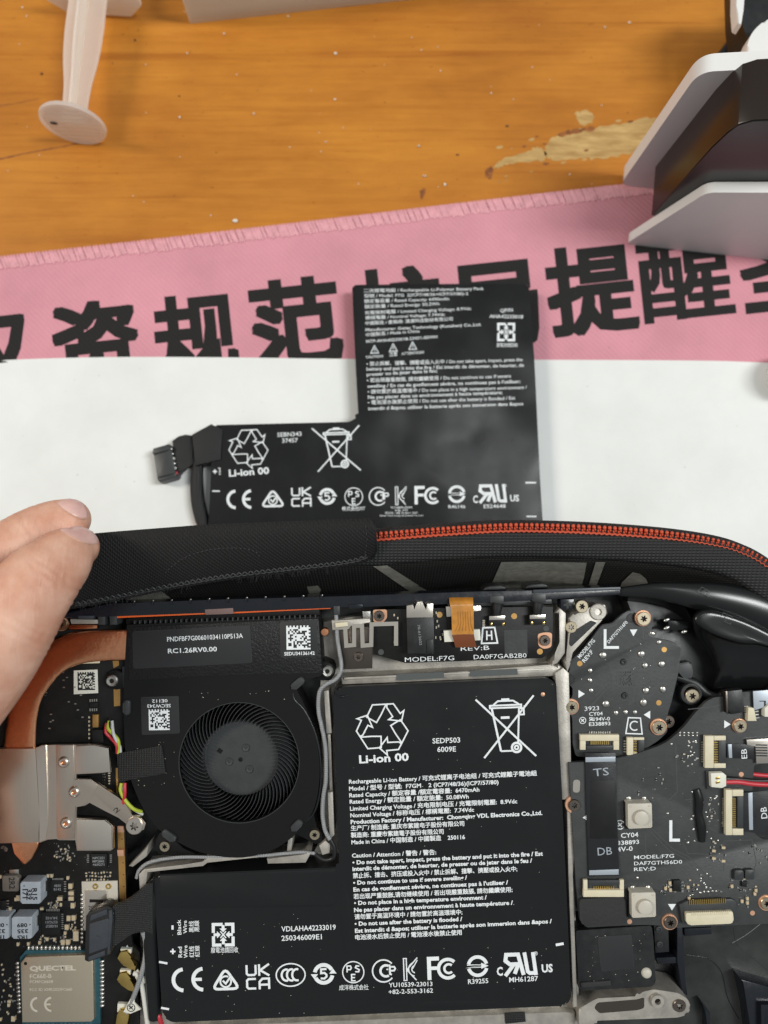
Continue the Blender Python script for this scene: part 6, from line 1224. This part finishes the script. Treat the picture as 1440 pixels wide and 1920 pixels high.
    f3 = prism('flat_cable', [(1388, 1487), (1470, 1480), (1470, 1572), (1418, 1562), (1390, 1558)], h+.8, h+1.0, 'flex_black', bev=.03); prism('cable_stripe', [(1403, 1487), (1411, 1486), (1412, 1556), (1405, 1556)], h+1.01, h+1.06, 'flex_stripe', f3, bev=.01); text('DB', 1439, 1534, 1437, 1513, 12, h+1.03, 'print_white', f3, bold=.0)
    # adhesive bead
    tube('adhesive_bead', [(1306, 1480, .3), (1311, 1500, .5), (1310, 1525, .4), (1315, 1550, .5), (1316, 1578, .3)], [.9, 1.15, 1.0, 1.2, .8], 'black_gloss', b, 12, flat=.6)
    # board connector
    bc = prism('board_connector', [(1274, 1696), (1290, 1689), (1372, 1686), (1380, 1690), (1378, 1730), (1280, 1733)], h, h+1.0, 'connector_grey', bev=.12); prism('connector_bar', fillet([(1286, 1712), (1374, 1709), (1376, 1728), (1370, 1732), (1292, 1735), (1287, 1730)], 3), h+1.01, h+1.9, 'beige', bc, bev=.2)
    pins('connector_pins', 1293, 1692, 1360, 1689, 20, 9, 1.7, h+1.25, 'gold', bc); pins('connector_pins', 1298, 1714, 1366, 1711.5, 20, 7, 1.6, h+1.98, 'beige', bc)
    # small parts
    rr = random.Random(9); CH = lambda *a: None
    for x, y in ((1337, 1594), (1337, 1608), (1355, 1588), (1355, 1613)): cap_at(CAP_M, x, y, 5, b, h)
    for x, y in ((1386, 1641), (1406, 1640)): prism('coil', fillet(rect(x, y, 17, 19), 4), h, h+1.0, 'connector_grey', b, bev=.15)
    chip(1263, 1651, 1276, 1672, b, .8, h=h)
    for y in (1653, 1659, 1665, 1671): cap_at(CAP_T, 1279, y, 0, b, h)
    for x, y in ((1247, 1664), (1255, 1654), (1256, 1667), (1289, 1662), (1400, 1683), (1400, 1691), (1390, 1688), (1291, 1683), (1371, 1660), (1416, 1668), (1414, 1674)): cap_at(CAP_M, x, y, 90, b, h)
    prism('chip', rect(1396, 1658, 10, 10, 5), h, h+.6, 'chip', b, bev=.08)
    for k in range(26): solder(rr.choice((rr.uniform(1295, 1345), rr.uniform(1370, 1425), rr.uniform(1290, 1350))), rr.choice((rr.uniform(1485, 1580), rr.uniform(1630, 1680))), .24, h, b)
    for x, y in ((1259, 1395), (1252, 1525), (1195, 1646), (1240, 1672), (1290, 1580), (1300, 1555), (1296, 1536), (1300, 1530), (1298, 1485), (1344, 1493), (1332, 1500), (1330, 1508), (1359, 1546), (1314, 1647), (1320, 1656), (1324, 1664), (1306, 1668), (1313, 1674), (1320, 1672), (1328, 1672), (1336, 1671), (1343, 1671)): solder(x, y, .34, h, b)
    for k in range(5):
        for j in range(2): solder(1275+k*8, 1374+j*5, .26, h, b)
    for k in range(14): solder(rr.uniform(1290, 1310), rr.uniform(1388, 1435), .26, h, b)
    for cx_, cy_, n_ in ((1330, 1520, 14), (1345, 1600, 10), (1395, 1660, 16), (1300, 1660, 12), (1260, 1660, 8), (1240, 1460, 5), (1290, 1420, 12), (1420, 1600, 10), (1200, 1480, 4), (1150, 1720, 3)):
        for k in range(n_): cap_at(rr.choice((CAP_T, CAP_S, RES, CAP_T)), cx_+rr.gauss(0, 14), cy_+rr.gauss(0, 14), rr.choice((0, 90)), b, h)
    for k in range(70): lathe('via', rr.uniform(1100, 1420), rr.uniform(1430, 1720), h+.012, [(0, 0), (.1, 0)], 'ink' if k % 2 else 'pcb_trace', b, 6)
    bm = bmesh.new(); mk = Mark()
    for P in ([(1267, 1395), (1270, 1485), (1252, 1502), (1252, 1525)], [(1220, 1560), (1255, 1595), (1285, 1610), (1330, 1660)], [(1225, 1556), (1262, 1592), (1292, 1607), (1338, 1655)], [(1210, 1565), (1212, 1640)], [(1280, 1580), (1290, 1600), (1330, 1602)], [(1284, 1500), (1300, 1498)], [(1357, 1577), (1410, 1575), (1418, 1616), (1410, 1650)], [(1357, 1632), (1357, 1577)], [(1345, 1560), (1325, 1550), (1330, 1520)], [(1290, 1330), (1340, 1325), (1378, 1312)]): mk.stroke(P, 1.5)
    for P in mk.p: bm_prism(bm, [CUR.pt(p.x, p.y, h+.015) for p in P], h+.004)
    put('copper_traces', from_bm(bm, 'copper_traces'), 'pcb_trace', b)
    for x, y in ((1180.5, 1728), (1390, 1452), (1411, 1712)): lathe('test_pad', x, y, h+.02, [(0, 0), (.62, 0)], 'copper_pad', b, 18)
    prism('slot', fillet(rect(1081, 1474, 13, 24, 3), 6), h+.01, h+.03, 'steel_bright', b, bev=0)
    screw(1077, 1510, h+.3, 11, 'dark_screw', 1.7, b); screw(1257, 1730, h+.8, 12, 'dark_screw', 1.35, b); screw(1388, 1362, h+.8, 12, 'brass_screw', 1.2, b); screw(1438, 1694, h+.6, 12, 'brass_screw', 1.35, b)
    prism('side_socket', [(1403, 1326), (1414, 1328), (1419, 1352), (1402, 1352)], h, h+1.4, 'beige', b, bev=.12); pins('socket_pins', 1399, 1325, 1400, 1342, 5, 7, 2, h+.5, 'tin', b); pins('socket_pins', 1419, 1334, 1420, 1346, 3, 7, 2, h+.5, 'tin', b); prism('side_socket', [(1434, 1328), (1446, 1318), (1470, 1318), (1470, 1346), (1434, 1344)], h, h+1.6, 'ivory', b, bev=.12)
    sp = prism('cable_clip', [(1362, 1296), (1392, 1293), (1397, 1336), (1372, 1340), (1364, 1330)], h-1, h+1.2, 'black_plastic', bev=.3); prism('clip_edge', [(1360, 1296), (1364, 1296), (1366, 1336), (1362, 1337)], h-1, h+1.5, 'steel_dark', sp, bev=.1)
    f4 = prism('flat_cable', [(1412, 1296), (1470, 1292), (1470, 1322), (1440, 1324), (1414, 1332)], h+.6, h+.8, 'flex_stripe', bev=.03); text('L', 1436, 1314, 1424, 1314, 11, h+.83, 'ink', f4)
main_right()

# ------------------------------------------------------------------ speaker, shell floor, triggers
def speaker():
    s = prism('speaker_box', fillet([(1079, 1745), (1222, 1735), (1225, 1760), (1230, 1843), (1222, 1850), (1086, 1858)], 4), -11, -3.0, 'black_plastic', bev=.4, seg=3); prism('label', fillet([(1120, 1757), (1184, 1752), (1190, 1815), (1127, 1822)], 5), -2.99, -2.9, 'label_dark', s, bev=.02)
    lathe('plastic_pin', 1212, 1824, -2.99, [(0, .7), (.8, .65), (1.2, .4), (1.35, 0)], 'switch_grey', s, 24); prism('gasket', [(1089, 1843), (1145, 1839), (1146, 1848), (1090, 1852)], -2.98, -2.6, 'foam', s, bev=.1)
    w_ = prism('speaker_wing', [(1226, 1736), (1253, 1734), (1255, 1785), (1229, 1787)], -9, -4.0, 'black_plastic', s, bev=.15)
    for x, y in ((1234.5, 1741), (1236, 1769)): lathe('peg', x, y, -3.99, [(0, .1), (.35, .2), (.5, .55), (.75, .5), (.85, 0)], 'connector_grey', s, 18)
speaker()
def floor_parts():
    prism('shell_rib', [(1268, 1738), (1281, 1736), (1284, 1850), (1290, 1868), (1278, 1862), (1270, 1800)], -11.95, -6.5, 'bezel', bev=.3); prism('shell_rib', [(1230, 1796), (1280, 1794), (1281, 1806), (1234, 1809)], -11.95, -7, 'bezel', bev=.3); prism('shell_rib', [(1283, 1741), (1334, 1739), (1335, 1752), (1284, 1756)], -11.95, -8.5, 'bezel', bev=.2)
    prism('shell_wedge', [(1389, 1836), (1445, 1852), (1480, 1862), (1480, 2000), (1410, 1960), (1402, 1895)], -11.95, -7.5, 'bezel', bev=.5); prism('shell_rib', [(1427, 1884), (1470, 1884), (1470, 1890), (1434, 1892), (1434, 1940), (1428, 1940)], -7.49, -6, 'bezel', bev=.15); prism('shell_rib', [(1316, 1880), (1332, 1900), (1332, 1940), (1326, 1940), (1326, 1905)], -11.95, -9, 'bezel', bev=.3)
    tube('moulding_line', [(1285, 1790, -11.95), (1325, 1797, -11.95), (1352, 1822, -11.95), (1364, 1870, -11.95), (1385, 1910, -11.95)], .1, 'bezel'); tube('moulding_line', [(1376, 1740, -11.95), (1382, 1770, -11.95), (1405, 1790, -11.95), (1440, 1820, -11.95)], .12, 'connector_grey'); tube('scratch', [(1373, 1768, -11.93), (1400, 1752, -11.93), (1426, 1732, -11.93)], .06, 'print_grey')
    # stick bay behind the boards
    prism('bay_floor', [(1170, 1120), (1300, 1150), (1350, 1200), (1356, 1310), (1300, 1360), (1240, 1400), (1190, 1400), (1240, 1300)], -11.9, -6, 'black_plastic', bev=.5); lathe('screw_well', 1296, 1301, -3.4, [(1.9, -2), (1.95, .3), (2.3, .5), (2.7, .3), (2.8, -2.4)], 'connector_grey', None, 32); screw(1298, 1305, -3.0, 13)
    prism('bay_web', fillet([(1268, 1245), (1296, 1240), (1300, 1262), (1294, 1276), (1282, 1272), (1270, 1258)], 5), -5.99, -3.4, 'connector_grey', bev=.6, seg=3); tube('bay_arm', [(1268, 1270, -4.6), (1300, 1280, -4.3), (1322, 1298, -4), (1345, 1306, -3.4), (1360, 1296, -3)], [.9, 1.3, 1.2, 1, .8], 'black_plastic')
    sw = prism('trigger_switch', [(1252, 1163), (1292, 1165), (1292, 1178), (1264, 1184), (1254, 1180)], -5, -2.2, 'black_gloss', bev=.3)
    for x, y in ((1250, 1162), (1250, 1177), (1283, 1184)): put('solder_joint', SOLDER, 'tin', sw, CUR.pt(x, y, -2.1), .4, (.95, .5, .6))
floor_parts()
def loft_px(name, loops_, material, parent=None, smooth=50, label=None, n=4):
    bm = bmesh.new(); rows = []
    for px, h in loops_:
        sp = smooth_poly(px, n); rows.append([bm.verts.new(CUR.pt(p.x, p.y, h)) for p in sp])
    k = len(rows[0])
    for a, b in zip(rows, rows[1:]):
        for i in range(k): bm.faces.new((a[i], a[(i+1) % k], b[(i+1) % k], b[i]))
    bm.faces.new(rows[0][::-1]); bm.faces.new(rows[-1]); return put(name, from_bm(bm, name, smooth), material, parent, label=label)
def shrink(px, f, dx=0, dy=0):
    cx = sum(p[0] for p in px)/len(px); cy = sum(p[1] for p in px)/len(px); return [(cx+(p[0]-cx)*f+dx, cy+(p[1]-cy)*f+dy) for p in px]
def triggers():
    c = smooth_line([Vector((*CUR.pt(x, y, h), r)) for x, y, h, r in ((1160, 1110, -2.4, 1.1), (1185, 1109, -1.6, 1.5), (1235, 1108, -.4, 2.2), (1290, 1115, .4, 3.2), (1350, 1124, .6, 4.2), (1410, 1141, .4, 5.0), (1470, 1172, -.2, 5.6), (1530, 1222, -.6, 6))], 8)
    bm = bmesh.new(); tube_bm(bm, [Vector(v[:3]) for v in c], [v[3] for v in c], 28, .5); u = put('bumper', from_bm(bm, 'bumper', 80), 'black_gloss', label='black shoulder bumper curving over the grip')
    band('bumper_skirt', [(1168, 1116, -2.6), (1225, 1118, -2.2), (1262, 1126, -2.0), (1285, 1140, -1.8), (1297, 1160, -1.6)], [(1168, 1126, -5.5), (1225, 1132, -5.5), (1258, 1144, -5.5), (1280, 1160, -5.5), (1294, 1178, -5.5)], 4, 'black_gloss', u)
    prism('grip_shoulder', smooth_poly([(1200, 1112), (1290, 1108), (1400, 1128), (1480, 1170), (1540, 1230), (1540, 1300), (1440, 1230), (1340, 1160), (1290, 1140)], 5), -14, -4.5, 'black_plastic', u, bev=1)
    mark('letterbox_c', 1310, 1104, 1332, 1114, 2.9, 30, 'black_plastic', u)
    tp = [(1297, 1166), (1301, 1150), (1318, 1140), (1345, 1143), (1390, 1157), (1440, 1180), (1500, 1215), (1525, 1260), (1500, 1300), (1440, 1297), (1390, 1295), (1338, 1294), (1340, 1268), (1334, 1240), (1318, 1212), (1304, 1190)]
    top = [(1299, 1162), (1304, 1151), (1319, 1143), (1345, 1146), (1390, 1160), (1440, 1183), (1495, 1214), (1500, 1226), (1475, 1224), (1445, 1214), (1420, 1208), (1395, 1207), (1368, 1201), (1342, 1192), (1320, 1181), (1306, 1171)]
    L_ = lambda t: [(a[0]*(1-t)+b[0]*t, a[1]*(1-t)+b[1]*t) for a, b in zip(tp, top)]
    t = loft_px('trigger', [(tp, -13), (tp, -4.5), (L_(.03), -3.4), (L_(.12), -2.2), (L_(.35), -.6), (L_(.7), 1.2), (L_(.95), 2.3), (top, 3.0), (shrink(top, .975), 3.6), (shrink(top, .92), 4.0), (shrink(top, .82), 4.2), (shrink(top, .66), 4.25), (shrink(top, .4), 4.2), (shrink(top, .15), 4.18)], 'black_gloss', smooth=75, label='black trigger with a rounded cap', n=6)
    mark('letterbox_c', 1350, 1152, 1374, 1166, 4.22, 25, 'black_plastic', t)
    prism('grip_wall', [(1470, 1190), (1500, 1230), (1500, 1420), (1460, 1420), (1446, 1300)], -11.95, 0, 'black_plastic', bev=1.0, seg=3)
triggers()

# fine dust lying on the black parts
bm = bmesh.new(); rd = random.Random(12)
for k in range(260):
    zx = rd.random()
    if zx < .3: x, y, h_ = rd.uniform(660, 1035), rd.uniform(1300, 1860), .02
    elif zx < .5: x, y, h_ = rd.uniform(1110, 1400), rd.uniform(1440, 1720), .03
    elif zx < .6: x, y, h_ = rd.uniform(245, 330), rd.uniform(1385, 1480), .32
    elif zx < .64: x, y, h_ = rd.uniform(345, 540), rd.uniform(1285, 1312), .32
    elif zx < .85: x, y, h_ = rd.uniform(320, 620), rd.uniform(1710, 1900), .02
    else: x, y, h_ = rd.uniform(1100, 1210), rd.uniform(1750, 1840), -2.95
    q = bmesh.ops.create_icosphere(bm, subdivisions=1, radius=rd.uniform(.03, .085)); c = DEV.pt(x, y, h_); e = rd.uniform(.6, 2.2)
    for v in q['verts']: v.co = Vector((v.co.x*e, v.co.y, v.co.z*.4))+c
CUR = CON; put('surface_dust', from_bm(bm, 'surface_dust'), 'crumb_pale')['kind'] = 'stuff'

run_texts()
